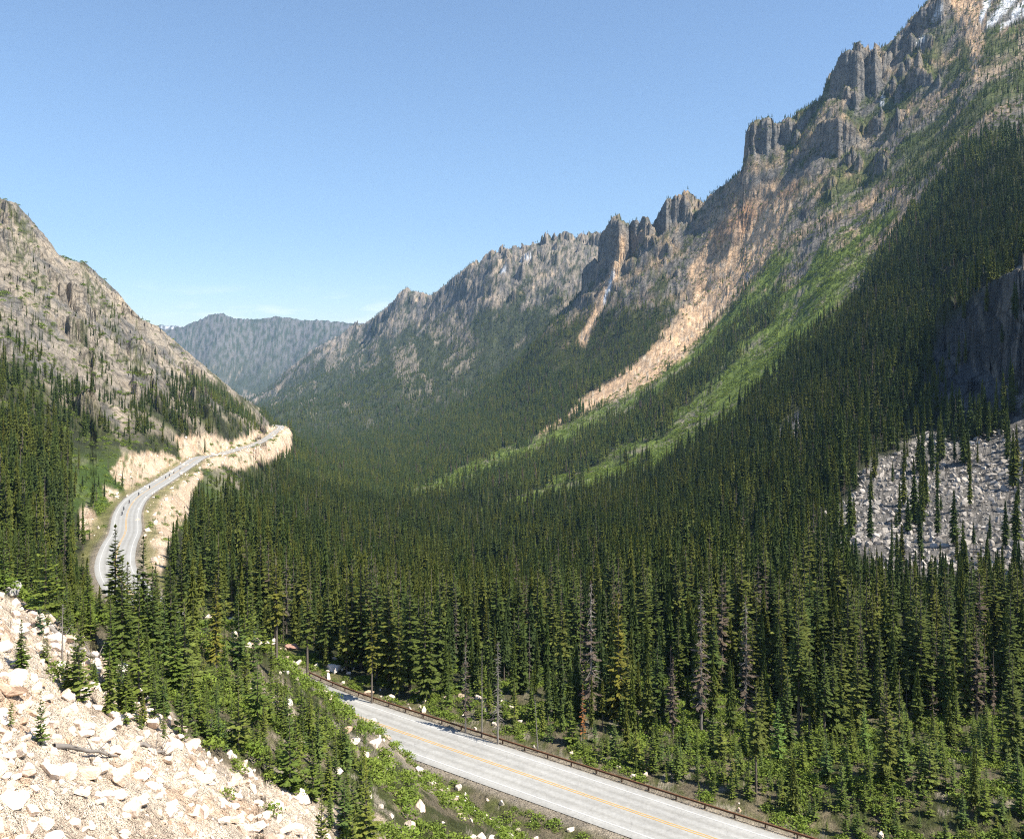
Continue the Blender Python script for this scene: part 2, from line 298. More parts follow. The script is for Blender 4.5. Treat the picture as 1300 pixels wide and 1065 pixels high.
# ---- the road bench cut into the land
cand = (D2 > 20) & (D2 < 1760) & (PX2 < 1500)
ci, cj = np.where(cand)
sel = np.zeros(len(ci), bool); near_d = np.full(len(ci), 1e9, np.float32); near_z = np.zeros(len(ci), np.float32); near_s = np.zeros(len(ci), np.float32)
cx = X2[ci, cj]; cyy = D2[ci, cj]
tang = np.gradient(RC[:, :2], axis=0); tang /= np.linalg.norm(tang, axis=1)[:, None]
RS = np.r_[0, np.cumsum(np.linalg.norm(np.diff(RC[:, :2], axis=0), axis=1))]
BIN = 12.0
byk = np.floor(cyy / BIN).astype(int)
order = np.argsort(byk, kind='stable'); bs = byk[order]
for b in np.unique(bs):
    lo, hi = np.searchsorted(bs, [b, b + 1]); idx = order[lo:hi]
    rk = np.where(np.abs(RC[:, 1] - (b + 0.5) * BIN) < 60 + BIN)[0]
    if not len(rk): continue
    xs = cx[idx]; keep = (xs > RC[rk, 0].min() - 60) & (xs < RC[rk, 0].max() + 60); idx = idx[keep]
    if not len(idx): continue
    q = np.stack([cx[idx], cyy[idx]], 1)
    dx = ((q[:, None] - RC[rk][None, :, :2]) ** 2).sum(2); k = dx.argmin(1); kk = rk[k]
    off = q - RC[kk, :2]
    sg = off[:, 0] * tang[kk, 1] - off[:, 1] * tang[kk, 0]
    along = off[:, 0] * tang[kk, 0] + off[:, 1] * tang[kk, 1]
    dist = np.where(np.abs(along) < 2.5, np.abs(sg), np.sqrt(dx[np.arange(len(idx)), k]))
    near_d[idx] = dist; near_z[idx] = RC[kk, 2]; near_s[idx] = np.sign(sg) * dist
HW = 5.9
zz = Z[ci, cj]
bl = sstep(9.0, 30.0, near_d)
newz = np.where(near_d < 60, near_z - 0.27 + 0.18 * sstep(5.5, 6.0, near_d) - 0.12 * np.clip(near_d - 7.0, 0, 3), zz)
newz = newz * (1 - bl) + zz * bl
Z[ci, cj] = np.where(near_d < 60, newz, zz)
RDIST = np.full(Z.shape, 99.0, np.float32); RDIST[ci, cj] = np.minimum(near_d, 99)
RSIDE = np.zeros(Z.shape, np.float32); RSIDE[ci, cj] = np.where(near_d < 60, near_s, 0)

def zat(x, y):
    x = np.atleast_1d(np.asarray(x, float)); y = np.atleast_1d(np.asarray(y, float))
    return bil(Z, UU, VV, x / y, np.log(y))
def lookup(G, x, y): return bil(G, UU, VV, x / y, np.log(y))
def ground_at_pixel(px, py, dmin=15, dmax=16000):
    """where the line of sight through (px, py) first meets the land"""
    i = int(np.argmin(np.abs(PXC - px))); t = (HY - py) / F
    j = np.where((Z[i] / D2[i] > t) & (D2[i] > dmin) & (D2[i] < dmax))[0]
    j = j[0] if len(j) else NF - 1
    d = float(D2[i, j]); return Vector(((px - CX) / F * d, d, float(Z[i, j])))

# ------------------------------------------------------------------ land cover
def inpoly(px, py, poly):
    p = np.array(poly, float); ins = np.zeros(px.shape, bool); dist = np.full(px.shape, 1e9)
    for i in range(len(p)):
        a, b = p[i - 1], p[i]
        c = ((a[1] > py) != (b[1] > py)) & (px < (b[0] - a[0]) * (py - a[1]) / (b[1] - a[1] + 1e-9) + a[0]); ins ^= c
        e = b - a; L = (e ** 2).sum() + 1e-9
        h = np.clip(((px - a[0]) * e[0] + (py - a[1]) * e[1]) / L, 0, 1)
        dist = np.minimum(dist, np.hypot(px - a[0] - h * e[0], py - a[1] - h * e[1]))
    return np.where(ins, dist, -dist)

def region(px, py, d, poly, soft, dmin, dmax, rag=0.0, n=None):
    p = np.array(poly, float); out = np.zeros(px.shape, np.float32)
    m = (px > p[:, 0].min() - soft * 2 - rag) & (px < p[:, 0].max() + soft * 2 + rag) & (py > p[:, 1].min() - soft * 2 - rag) & (py < p[:, 1].max() + soft * 2 + rag) & (d > dmin) & (d < dmax)
    if m.any():
        s = inpoly(px[m], py[m], poly)
        if rag and n is not None: s = s + rag * n[m]
        out[m] = sstep(-soft, soft, s)
    return out

STRIP1 = [(488, 643), (560, 606), (640, 571), (700, 547), (745, 522), (800, 490), (860, 452), (905, 415), (950, 365), (985, 320), (1000, 330), (965, 385), (920, 425), (860, 485), (800, 520), (740, 553), (650, 592), (560, 628)]
STRIP2 = [(615, 652), (700, 612), (790, 575), (845, 540), (890, 500), (930, 455), (975, 398), (1020, 345), (1070, 300), (1120, 280), (1080, 375), (1035, 425), (985, 475), (930, 535), (860, 585), (740, 628)]
SCREE1 = [(684, 552), (748, 503), (796, 470), (825, 446), (860, 402), (892, 360), (918, 326), (944, 298), (985, 250), (1004, 256), (980, 318), (956, 352), (926, 388), (904, 412), (860, 462), (820, 490), (756, 518)]
ORANGE = [(868, 352), (900, 300), (928, 258), (955, 236), (990, 232), (1012, 222), (1000, 262), (960, 308), (925, 350), (890, 372)]
GULLY = [(1196, -20), (1262, -20), (1250, 20), (1246, 60), (1243, 104), (1234, 102), (1232, 60), (1216, 20)]
CHUTE2 = [(790, 300), (796, 305), (784, 350), (762, 400), (742, 440), (732, 436), (752, 396), (774, 346)]
SUNNYFOREST = [(1340, 150), (1300, 166), (1230, 190), (1190, 226), (1155, 285), (1120, 330), (1085, 385), (1035, 432), (985, 482), (930, 542), (860, 592), (740, 634), (620, 660), (480, 650), (440, 760), (440, 1100), (1460, 1100), (1460, 150)]
BOULDERS = [(1058, 650), (1085, 615), (1120, 585), (1180, 560), (1240, 545), (1320, 540), (1330, 720), (1250, 735), (1180, 728), (1120, 726), (1070, 690)]
BOULDERS2 = [(975, 548), (1012, 528), (1020, 545), (985, 562)]
CLIFF_R = [(1178, 470), (1192, 425), (1215, 396), (1240, 375), (1270, 350), (1310, 330), (1460, 290), (1460, 520), (1330, 540), (1240, 545), (1190, 530)]
LEFT_CUT = [(225, 555), (262, 552), (300, 560), (330, 545), (345, 540), (362, 538), (372, 545), (372, 578), (345, 584), (320, 590), (300, 596), (275, 592), (255, 600), (243, 600), (262, 575), (232, 585)]
LEFT_CUT2 = [(140, 598), (158, 580), (188, 572), (216, 580), (240, 588), (206, 612), (178, 630), (166, 640), (156, 624), (146, 612)]
LEFT_CUT3 = [(98, 650), (110, 640), (126, 655), (134, 675), (104, 682)]
LEFT_CUT4 = [(126, 612), (140, 616), (158, 628), (146, 640), (132, 628)]
EMBANK = [(172, 648), (190, 622), (215, 608), (240, 596), (262, 596), (250, 622), (246, 650), (226, 664), (212, 700), (200, 742), (186, 735), (176, 690)]
TALUS = [(-900, 420), (-320, 640), (0, 752), (40, 772), (90, 806), (140, 842), (175, 872), (205, 905), (235, 935), (275, 950), (310, 968), (350, 990), (400, 1020), (450, 1120), (-900, 1120)]

def cover(px, py, d, x, z, road):
    """masks of land cover: name -> 0..1"""
    n1 = fbm(x / (0.03 * d + 6), d / (0.03 * d + 6), 4, 71)
    n1 = np.clip(n1 * 2.2, -1, 1)
    n2 = np.clip(2.2 * fbm(x / 45, d / 45, 5, 81, 0.6), -1, 1)
    n3 = np.clip(2.2 * fbm(x / 170 + 3, d / 170, 3, 91), -1, 1)
    M = {}
    g = lambda poly, soft=4, a=400, b=3200, rag=6: region(px, py, d, poly, soft, a, b, rag, n2)
    M['strip'] = np.maximum(g(STRIP1, 7, 900, 2300, 13), g(STRIP2, 8, 800, 2200, 20))
    M['scree'] = np.maximum.reduce([g(SCREE1, 3, 1400, 2300, 5), g(CHUTE2, 2, 2000, 2900, 3), g(GULLY, 4, 1500, 2500, 6)])
    M['orange'] = g(ORANGE, 6, 1600, 2600, 9)
    M['boulder'] = np.maximum(g(BOULDERS, 7, 180, 700, 26), g(BOULDERS2, 3, 400, 1400, 5))
    M['cliff'] = g(CLIFF_R, 6, 380, 800, 8)
    M['cut'] = np.maximum.reduce([g(LEFT_CUT, 2, 600, 1700, 5), g(LEFT_CUT2, 2, 380, 800, 5), g(LEFT_CUT3, 2, 250, 520, 4), g(LEFT_CUT4, 2, 300, 600, 4), g(EMBANK, 3, 250, 760, 5)])
    M['talus'] = region(px, py, d, TALUS, 4, 0, 125, 12, np.clip(2.2 * fbm(x / 5, d / 5, 3, 83), -1, 1))
    # upper, stony ground on the right wall
    line_r = np.interp(px, [560, 640, 700, 760, 820, 880, 940, 985, 1035, 1085, 1120, 1155, 1190, 1230, 1300, 1460], [455, 430, 412, 396, 392, 384, 376, 366, 392, 380, 326, 282, 226, 190, 166, 120])
    M['rock_r'] = sstep(14, -24, py - line_r + 26 * n3 + 18 * n2) * ((px > 560) & (d > 1100) & (d < 3100))
    line_v = np.interp(px, [320, 400, 460, 515, 560, 600, 650, 700, 760, 800], [506, 458, 432, 412, 414, 398, 388, 372, 362, 360])
    M['rock_v'] = sstep(10, -16, py - line_v + 30 * n3 + 16 * n2) * (d > 3100) * (d < 7300)
    M['rock_f'] = (d > 7300) * sstep(500, 440, py + 20 * n3)
    # left mountain: bare high up, forest low down and in slanting bands
    line_l = np.interp(px, [-200, 0, 40, 80, 120, 160, 200, 240, 280, 320, 345], [400, 478, 500, 512, 520, 520, 505, 490, 490, 510, 535])
    bands = fbm((x + 0.55 * d) / 60, (d - 0.3 * x) / 420, 3, 97) * 2.4
    M['left'] = ((px < 352) & (d > 380) & (d < 2100)).astype(np.float32)
    M['rock_l'] = M['left'] * sstep(12, -22, py - line_l + 34 * bands + 12 * n2)
    M['n1'], M['n2'], M['n3'], M['bands'] = n1, n2, n3, bands
    M['road'] = sstep(8.6, 7.2, road + 0.6 * n1) * sstep(400, 230, d) + sstep(7.0, 6.3, road) * sstep(230, 400, d)
    M['verge'] = sstep(13.5, 9.5, road + 2 * n1) * (1 - M['road'])
    return M

# ---- resample every column so that steep faces get rows too
tt = Z / D2
wgt = np.abs(np.diff(tt, axis=1)) * F + 60 * np.diff(VV)[None] + 0.02 * (D2[:, 1:] < 2500)
cumx = np.cumsum(wgt, axis=0); Wd = 5
pad = np.concatenate([np.repeat(cumx[:1], Wd, 0) * 0, cumx], 0)
wsm = wgt.copy()
lo = np.clip(np.arange(len(UU)) - Wd, 0, None); hi = np.clip(np.arange(len(UU)) + Wd, None, len(UU) - 1)
cz = np.concatenate([np.zeros((1, wgt.shape[1])), np.cumsum(wgt, 0)], 0)
wsm = (cz[hi + 1] - cz[lo]) / (hi + 1 - lo)[:, None]
NR = 1120
cw = np.concatenate([np.zeros((len(UU), 1)), np.cumsum(wsm, 1)], 1)
VR = np.empty((len(UU), NR)); ZR = np.empty((len(UU), NR)); RR = np.empty((len(UU), NR))
for i in range(len(UU)):
    s = np.linspace(0, cw[i, -1], NR); v = np.interp(s, cw[i], VV); VR[i] = v
    ZR[i] = np.interp(v, VV, Z[i]); RR[i] = np.interp(v, VV, RDIST[i])
DR = np.exp(VR); XR = UU[:, None] * DR; PXR = np.repeat(PXC[:, None], NR, 1)
# sideways wobble of the steep rock: ledges and overhangs
stp = np.abs(np.gradient(ZR, axis=1)) / (np.abs(np.gradient(DR, axis=1)) + 0.05)
wob = sstep(0.45, 1.6, stp) * ((DR > 380) & (DR < 6000)); wl = np.clip(DR / 2000, 0.3, 2)
wob = wob * sstep(HW + 20, HW + 40, RR)
DR0 = DR.copy(); XR0 = XR = UU[:, None] * DR
DW = wob * wl * (6 * fbm(ZR / (26 * wl), XR / (55 * wl), 4, 201) + 8 * fbm(ZR / (70 * wl), XR / (40 * wl), 3, 203))
XW = wob * wl * 4.5 * fbm(ZR / (22 * wl), DR / (60 * wl), 4, 205)
M = cover(PXR, HY - ZR / DR * F, DR, XR, ZR, RR)

def mixc(c, col, m):
    return c * (1 - m[..., None]) + np.array(col, np.float32) * m[..., None]

def colour():
    n1, n2, n3 = M['n1'], M['n2'], M['n3']
    sp = np.clip(fbm(XR / (DR * 0.004 + 0.4), (DR + ZR * 1.7) / (DR * 0.008 + 0.6), 3, 101) * 2.5, -1, 1)
    st = np.clip(fbm(XR / (DR * 0.006 + 0.5) + ZR / (DR * 0.05 + 4), ZR / (DR * 0.03 + 3) + DR / (DR * 0.03 + 3), 4, 111) * 2.4, -1, 1)
    la, lb = 0.77 * XR - 0.64 * ZR, 0.64 * XR + 0.77 * ZR; ra, rb = 0.72 * XR + 0.70 * ZR, 0.70 * XR - 0.72 * ZR + 0.35 * DR
    stl = np.clip(fbm(la / 110, lb / 16 + DR / 60, 4, 211, 0.6) * 2.4, -1, 1); stv = np.clip(fbm(ra / 190, rb / 24, 4, 221, 0.6) * 2.4, -1, 1)
    iso = np.clip(fbm(XR / 5.0, DR / 5.0, 4, 231, 0.6) * 2.4, -1, 1)
    big = np.clip(fbm(XR / 130, (DR * 0.7 + ZR) / 150, 4, 121) * 2.4, -1, 1)
    c = np.zeros(XR.shape + (3,), np.float32)
    c[:] = (0.045, 0.052, 0.024)
    c = mixc(c, (0.075, 0.085, 0.030), sstep(-0.2, 0.8, n2))
    # far forested slopes
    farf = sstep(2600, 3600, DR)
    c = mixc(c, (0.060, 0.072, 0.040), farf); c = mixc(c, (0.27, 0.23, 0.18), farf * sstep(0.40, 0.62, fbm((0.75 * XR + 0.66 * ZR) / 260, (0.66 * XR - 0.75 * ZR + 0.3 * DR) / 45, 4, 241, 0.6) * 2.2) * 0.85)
    # rock, right wall
    rock = np.zeros_like(c); rock[:] = (0.235, 0.215, 0.190)
    rock = mixc(rock, (0.46, 0.335, 0.215), sstep(-0.1, 0.6, big + 0.3 * sp))
    rock = mixc(rock, (0.11, 0.112, 0.11), 0.8 * sstep(0.05, 0.6, 0.5 * st + 0.7 * stv)); rock = mixc(rock, (0.40, 0.32, 0.23), 0.7 * sstep(0.25, 0.6, -stv - 0.3 * sp)); rock = mixc(rock, (0.20, 0.20, 0.195), 0.7 * sstep(1.3, 2.2, stp)); rock = mixc(rock, (0.42, 0.31, 0.21), 0.65 * sstep(0.35, 0.6, stv) * sstep(1.2, 0.5, stp))
    rock = mixc(rock, (0.070, 0.088, 0.032), 0.85 * sstep(0.05, 0.45, 0.35 * sp + n2 * 0.8) * sstep(1.7, 1.0, stp))
    slope_grn = sstep(-0.25, 0.25, n3 + 0.6 * n2 - 0.1) * sstep(930, 1000, PXR) * sstep(1.5, 0.9, stp)
    rock = mixc(rock, (0.085, 0.115, 0.030), 0.85 * slope_grn)
    c = c * (1 - M['rock_r'][..., None]) + rock * M['rock_r'][..., None]
    rv = np.zeros_like(c); rv[:] = (0.30, 0.26, 0.215)
    rv = mixc(rv, (0.48, 0.38, 0.28), sstep(0.1, 0.7, big)); rv = mixc(rv, (0.14, 0.14, 0.135), 0.85 * sstep(0.05, 0.6, st)); rv = mixc(rv, (0.05, 0.065, 0.035), 0.9 * sstep(0.1, 0.5, sp + 0.4 * n2))
    c = c * (1 - M['rock_v'][..., None]) + rv * M['rock_v'][..., None]
    rf = np.zeros_like(c); rf[:] = (0.15, 0.145, 0.135); rf = mixc(rf, (0.055, 0.07, 0.04), sstep(-0.25, 0.35, sp + 0.5 * n2))
    c = c * (1 - M['rock_f'][..., None]) + rf * M['rock_f'][..., None]
    rl = np.zeros_like(c); rl[:] = (0.385, 0.335, 0.27)
    rl = mixc(rl, (0.50, 0.42, 0.32), sstep(0.0, 0.7, big + 0.3 * sp)); rl = mixc(rl, (0.17, 0.168, 0.16), 0.85 * sstep(0.0, 0.5, 0.3 * st + 0.8 * stl)); rl = mixc(rl, (0.40, 0.34, 0.26), 0.6 * sstep(0.3, 0.7, -stl)); rl = mixc(rl, (0.095, 0.108, 0.04), 0.85 * sstep(0.10, 0.5, sp * 0.5 + 0.5 * n2 + 0.5 * M['bands']))
    c = c * (1 - M['rock_l'][..., None]) + rl * M['rock_l'][..., None]
    lo = M['left'] * (1 - M['rock_l'])
    c = mixc(c, (0.11, 0.125, 0.045), lo * sstep(0.0, 0.7, sp + n2) * 0.7)
    c = mixc(c, (0.34, 0.29, 0.22), lo * sstep(0.30, 0.6, stl + 0.5 * n2) * 0.85)
    # avalanche tracks, chutes
    c = mixc(c, (0.165, 0.225, 0.042), M['strip']); c = mixc(c, (0.110, 0.155, 0.032), M['strip'] * sstep(0.0, 0.6, sp + 0.4 * n2)); c = mixc(c, (0.30, 0.26, 0.20), M['strip'] * sstep(0.40, 0.65, stv + 0.35 * n2) * 0.85)
    tan = np.zeros_like(c); tan[:] = (0.70, 0.48, 0.295); tan = mixc(tan, (0.46, 0.34, 0.23), 0.7 * sstep(0.1, 0.7, stv)); tan = mixc(tan, (0.74, 0.59, 0.43), sstep(0.3, 0.8, sp))
    og = mixc(tan, (0.60, 0.33, 0.18), 0.8 * sstep(-0.2, 0.5, big)); og = mixc(og, (0.16, 0.14, 0.10), 0.75 * sstep(0.1, 0.6, sp + 0.4 * n2))
    m = M['orange'] * (0.55 + 0.45 * sstep(-0.3, 0.3, n2)); c = c * (1 - m[..., None]) + og * m[..., None]
    m = M['scree']; c = c * (1 - m[..., None]) + tan * m[..., None]
    # cliff coloured with its shade and sunlit right end, boulder slope, cuts, talus
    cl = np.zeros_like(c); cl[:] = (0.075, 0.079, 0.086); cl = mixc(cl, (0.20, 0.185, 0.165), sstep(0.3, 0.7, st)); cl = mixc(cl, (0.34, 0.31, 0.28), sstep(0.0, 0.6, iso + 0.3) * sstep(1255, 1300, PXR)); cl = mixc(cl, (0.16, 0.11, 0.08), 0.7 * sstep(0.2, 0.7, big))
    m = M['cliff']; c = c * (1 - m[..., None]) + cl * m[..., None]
    c = mixc(c, (0.24, 0.225, 0.205), M['boulder']); c = mixc(c, (0.09, 0.085, 0.075), M['boulder'] * sstep(0.1, 0.5, sp))
    ct_ = np.zeros_like(c); ct_[:] = (0.82, 0.63, 0.45); ct_ = mixc(ct_, (0.62, 0.43, 0.28), 0.7 * sstep(0.2, 0.7, st)); ct_ = mixc(ct_, (0.80, 0.66, 0.52), sstep(0.2, 0.8, sp)); ct_ = mixc(ct_, (0.12, 0.15, 0.04), 0.9 * sstep(0.45, 0.7, n2 * 0.6 + sp * 0.6))
    m = M['cut']; c = c * (1 - m[..., None]) + ct_ * m[..., None]
    lush = M['left'] * sstep(700, 500, DR) * sstep(560, 600, HY - ZR / DR * F) * (1 - M['cut'])
    c = mixc(c, (0.085, 0.145, 0.025), lush * 0.8)
    c = mixc(c, (0.26, 0.25, 0.095), M['verge'] * (0.85 - 0.35 * M['cut'] * sstep(600, 700, DR))); c = mixc(c, (0.36, 0.31, 0.24), M['road'])
    nearg = sstep(190, 140, DR) * (1 - M['road']) * (1 - M['talus'])
    c = mixc(c, (0.085, 0.100, 0.030), nearg * 0.8); c = mixc(c, (0.26, 0.21, 0.15), nearg * sstep(-0.2, 0.4, iso) * 0.75); bnk = nearg * sstep(0.05, 0.45, n2 + 0.5 * iso) * (PXR > 300) * (PXR < 600) * (ZR > -61.5); c = mixc(c, (0.58, 0.48, 0.37), bnk * 0.85); c = mixc(c, (0.50, 0.43, 0.35), nearg * sstep(0.52, 0.7, -iso + 0.35 * n2) * 0.6)
    tl = np.zeros_like(c); tl[:] = (0.80, 0.67, 0.53); tl = mixc(tl, (0.50, 0.37, 0.26), sstep(0.1, 0.7, big)); tl = mixc(tl, (0.50, 0.39, 0.29), 0.6 * sstep(0.2, 0.7, iso)); tl = mixc(tl, (0.60, 0.40, 0.26), 0.7 * sstep(0.3, 0.7, -iso + 0.4 * sp))
    m = M['talus']; c = c * (1 - m[..., None]) + tl * m[..., None]
    # snow left in the gullies
    for poly in ([(1243, 28), (1250, 2), (1258, -20), (1266, -20), (1256, 10), (1246, 28)], [(1250, 34), (1266, 12), (1280, -10), (1292, -20), (1300, -14), (1280, 14), (1262, 32)], [(1282, 20), (1296, 4), (1310, -6), (1312, 0), (1292, 20)], [(1268, 36), (1300, 12), (1302, 16), (1272, 38)],
                 [(1184, 24), (1196, 8), (1199, 10), (1188, 26)], [(1161, 55), (1172, 48), (1174, 51), (1164, 57)], [(1116, 134), (1119, 122), (1123, 124), (1121, 135)], [(780, 342), (783, 342), (768, 384), (765, 384)], [(944, 356), (951, 348), (952, 351), (946, 358)], [(660, 330), (672, 322), (674, 325), (662, 333)], [(634, 344), (642, 341), (644, 345), (636, 346)]):
        c = mixc(c, (0.85, 0.87, 0.90), region(PXR, HY - ZR / DR * F, DR, poly, 1.2, 1500, 4500, 1.5, sp))
    sn = region(PXR, HY - ZR / DR * F, DR, [(205, 424), (205, 414), (250, 414), (250, 424)], 2, 12500, 17000) * sstep(-0.1, 0.2, sp); c = mixc(c, (0.8, 0.82, 0.86), sn)
    return np.clip(c, 0.01, 0.9)
CR = colour()

# ------------------------------------------------------------------ materials
def material(name, rough=0.85):
    m = bpy.data.materials.new(name); m.use_nodes = True
    b = m.node_tree.nodes['Principled BSDF']; b.inputs['Roughness'].default_value = rough
    b.inputs['Specular IOR Level'].default_value = 0.2
    return m, m.node_tree, b
def node(t, kind, **kw):
    n = t.nodes.new(kind)
    for k, v in kw.items(): setattr(n, k, v)
    return n
def noise(t, vec, scale, detail=4, rough=0.6):
    n = node(t, 'ShaderNodeTexNoise'); n.inputs['Scale'].default_value = scale; n.inputs['Detail'].default_value = detail; n.inputs['Roughness'].default_value = rough
    t.links.new(vec, n.inputs['Vector']); return n.outputs['Fac']
def ramp(t, fac, stops):
    r = node(t, 'ShaderNodeValToRGB'); e = r.color_ramp.elements
    while len(e) < len(stops): e.new(0.5)
    for q, (p, c) in zip(e, stops): q.position = p; q.color = c if len(c) == 4 else (*c, 1)
    t.links.new(fac, r.inputs[0]); return r.outputs[0]
def mixrgb(t, kind, fac, a, b):
    m = node(t, 'ShaderNodeMix', data_type='RGBA', blend_type=kind)
    for s, v in ((0, fac), (6, a), (7, b)):
        if hasattr(v, 'links'): t.links.new(v, m.inputs[s])
        else: m.inputs[s].default_value = v
    return m.outputs[2]

def land_material():
    m, t, b = material('land', 0.95)
    at = node(t, 'ShaderNodeAttribute', attribute_name='cover'); tc = node(t, 'ShaderNodeTexCoord'); v = tc.outputs['Object']
    c = at.outputs['Color']
    f1 = ramp(t, noise(t, v, 0.05, 8, 0.68), [(0.30, (0.66, 0.66, 0.66)), (0.70, (1.34, 1.32, 1.28))])
    c = mixrgb(t, 'MULTIPLY', 1.0, c, f1)
    f2 = ramp(t, noise(t, v, 0.9, 6, 0.7), [(0.3, (0.62, 0.62, 0.62)), (0.7, (1.35, 1.35, 1.35))])
    c = mixrgb(t, 'MULTIPLY', 0.8, c, f2)
    t.links.new(c, b.inputs['Base Color'])
    wv_ = node(t, 'ShaderNodeMix', data_type='RGBA', blend_type='ADD'); wv_.clamp_factor = False; wv_.inputs[0].default_value = 26.0
    nz = node(t, 'ShaderNodeTexNoise'); nz.inputs['Scale'].default_value = 0.03; nz.inputs['Detail'].default_value = 4; t.links.new(v, nz.inputs['Vector'])
    t.links.new(v, wv_.inputs[6]); t.links.new(nz.outputs['Color'], wv_.inputs[7])
    vor = node(t, 'ShaderNodeTexVoronoi', feature='DISTANCE_TO_EDGE'); vor.inputs['Scale'].default_value = 0.05; t.links.new(wv_.outputs[2], vor.inputs['Vector'])
    rm_ = node(t, 'ShaderNodeAttribute', attribute_name='stony')
    crk = ramp(t, vor.outputs['Distance'], [(0.0, (0.45, 0.45, 0.45)), (0.08, (1, 1, 1))])
    c = mixrgb(t, 'MULTIPLY', rm_.outputs['Fac'], c, crk); t.links.new(c, b.inputs['Base Color'])
    h = noise(t, v, 0.045, 9, 0.70)
    bm_ = node(t, 'ShaderNodeBump'); bm_.inputs['Strength'].default_value = 0.9; bm_.inputs['Distance'].default_value = 16.0
    t.links.new(h, bm_.inputs['Height'])
    h2 = noise(t, v, 0.8, 6, 0.65)
    b2 = node(t, 'ShaderNodeBump'); b2.inputs['Strength'].default_value = 0.7; b2.inputs['Distance'].default_value = 0.7
    t.links.new(h2, b2.inputs['Height']); t.links.new(bm_.outputs[0], b2.inputs['Normal']); t.links.new(b2.outputs[0], b.inputs['Normal'])
    return m

def mesh_from(name, V, Fq, mats=(), smooth=False, fmat=None):
    me = bpy.data.meshes.new(name); V = np.asarray(V, np.float32); Fq = np.asarray(Fq, np.int32)
    n = Fq.shape[1]
    me.vertices.add(len(V)); me.vertices.foreach_set('co', V.ravel())
    me.loops.add(Fq.size); me.loops.foreach_set('vertex_index', Fq.ravel())
    me.polygons.add(len(Fq)); me.polygons.foreach_set('loop_start', np.arange(0, Fq.size, n, dtype=np.int32)); me.polygons.foreach_set('loop_total', np.full(len(Fq), n, np.int32))
    for m in mats: me.materials.append(m)
    if fmat is not None: me.polygons.foreach_set('material_index', np.asarray(fmat, np.int32))
    me.polygons.foreach_set('use_smooth', np.full(len(Fq), smooth, bool))
    me.update(calc_edges=True); me.validate(clean_customdata=False); return me

def add(name, me, parent=None):
    o = bpy.data.objects.new(name, me); COL.objects.link(o)
    if parent: o.parent = parent
    return o
def tag(o, label=None, cat=None, group=None, kind=None):
    for k, v in (('label', label), ('category', cat), ('group', group), ('kind', kind)):
        if v: o[k] = v
    return o

nU = len(UU)
idx = np.arange(nU * NR).reshape(nU, NR)
quads = np.stack([idx[:-1, :-1], idx[1:, :-1], idx[1:, 1:], idx[:-1, 1:]], 2).reshape(-1, 4)
land = mesh_from('ground', np.stack([XR + XW, DR + DW, ZR], 2).reshape(-1, 3), quads, [land_material()], True)
ca = land.color_attributes.new('cover', 'FLOAT_COLOR', 'POINT')
ca.data.foreach_set('color', np.concatenate([CR.reshape(-1, 3), np.ones((nU * NR, 1), np.float32)], 1).astype(np.float32).ravel())
sa = land.attributes.new('stony', 'FLOAT', 'POINT'); sa.data.foreach_set('value', (np.clip(M['rock_r'] + M['rock_v'] * 0.5 + M['rock_l'] + M['cliff'], 0, 1) * sstep(9000, 3500, DR)).astype(np.float32).ravel())
tag(add('terrain', land), kind='structure')

gx_, gy_ = np.meshgrid(np.linspace(-90, 90, 181), np.linspace(-70, 13, 84), indexing='ij')
gz_ = np.maximum(slope_plane(gx_, gy_), -64) - 0.4 - 1.2 * sstep(4, 12, gy_) + 0.9 * fbm(gx_ / 6, gy_ / 6, 4, 6)
ii = np.arange(gx_.size).reshape(gx_.shape)
lg = mesh_from('talus_slope', np.stack([gx_, gy_, gz_], 2).reshape(-1, 3), np.stack([ii[:-1, :-1], ii[1:, :-1], ii[1:, 1:], ii[:-1, 1:]], 2).reshape(-1, 4), [land.materials[0]], True)
lc = lg.color_attributes.new('cover', 'FLOAT_COLOR', 'POINT'); lc.data.foreach_set('color', np.tile(np.array([0.72, 0.60, 0.47, 1], np.float32), gx_.size))
tag(add('talus_slope', lg), kind='structure')

# ------------------------------------------------------------------ road
def strip_along(pts, o0, o1, dz, lanes=1):
    t = np.gradient(pts[:, :2], axis=0); t /= np.linalg.norm(t, axis=1)[:, None]
    nrm = np.stack([t[:, 1], -t[:, 0]], 1)
    offs = np.linspace(o0, o1, lanes + 1); V = []
    for o in offs: V.append(np.c_[pts[:, :2] + nrm * o, pts[:, 2] + dz - 0.012 * abs(o)])
    V = np.stack(V, 1); n, k = V.shape[:2]; ii = np.arange(n * k).reshape(n, k)
    q = np.stack([ii[:-1, :-1], ii[:-1, 1:], ii[1:, 1:], ii[1:, :-1]], 2).reshape(-1, 4)
    return V.reshape(-1, 3), q

def simple(name, col, rough=0.85, var=0.25, scale=1.5, hue=None):
    m, t, b = material(name, rough); tc = node(t, 'ShaderNodeTexCoord'); v = tc.outputs['Object']
    c = ramp(t, noise(t, v, scale, 5, 0.65), [(0.3, tuple(x * (1 - var) for x in col)), (0.7, tuple(min(1, x * (1 + var)) for x in (hue or col)))])
    t.links.new(c, b.inputs['Base Color']); return m

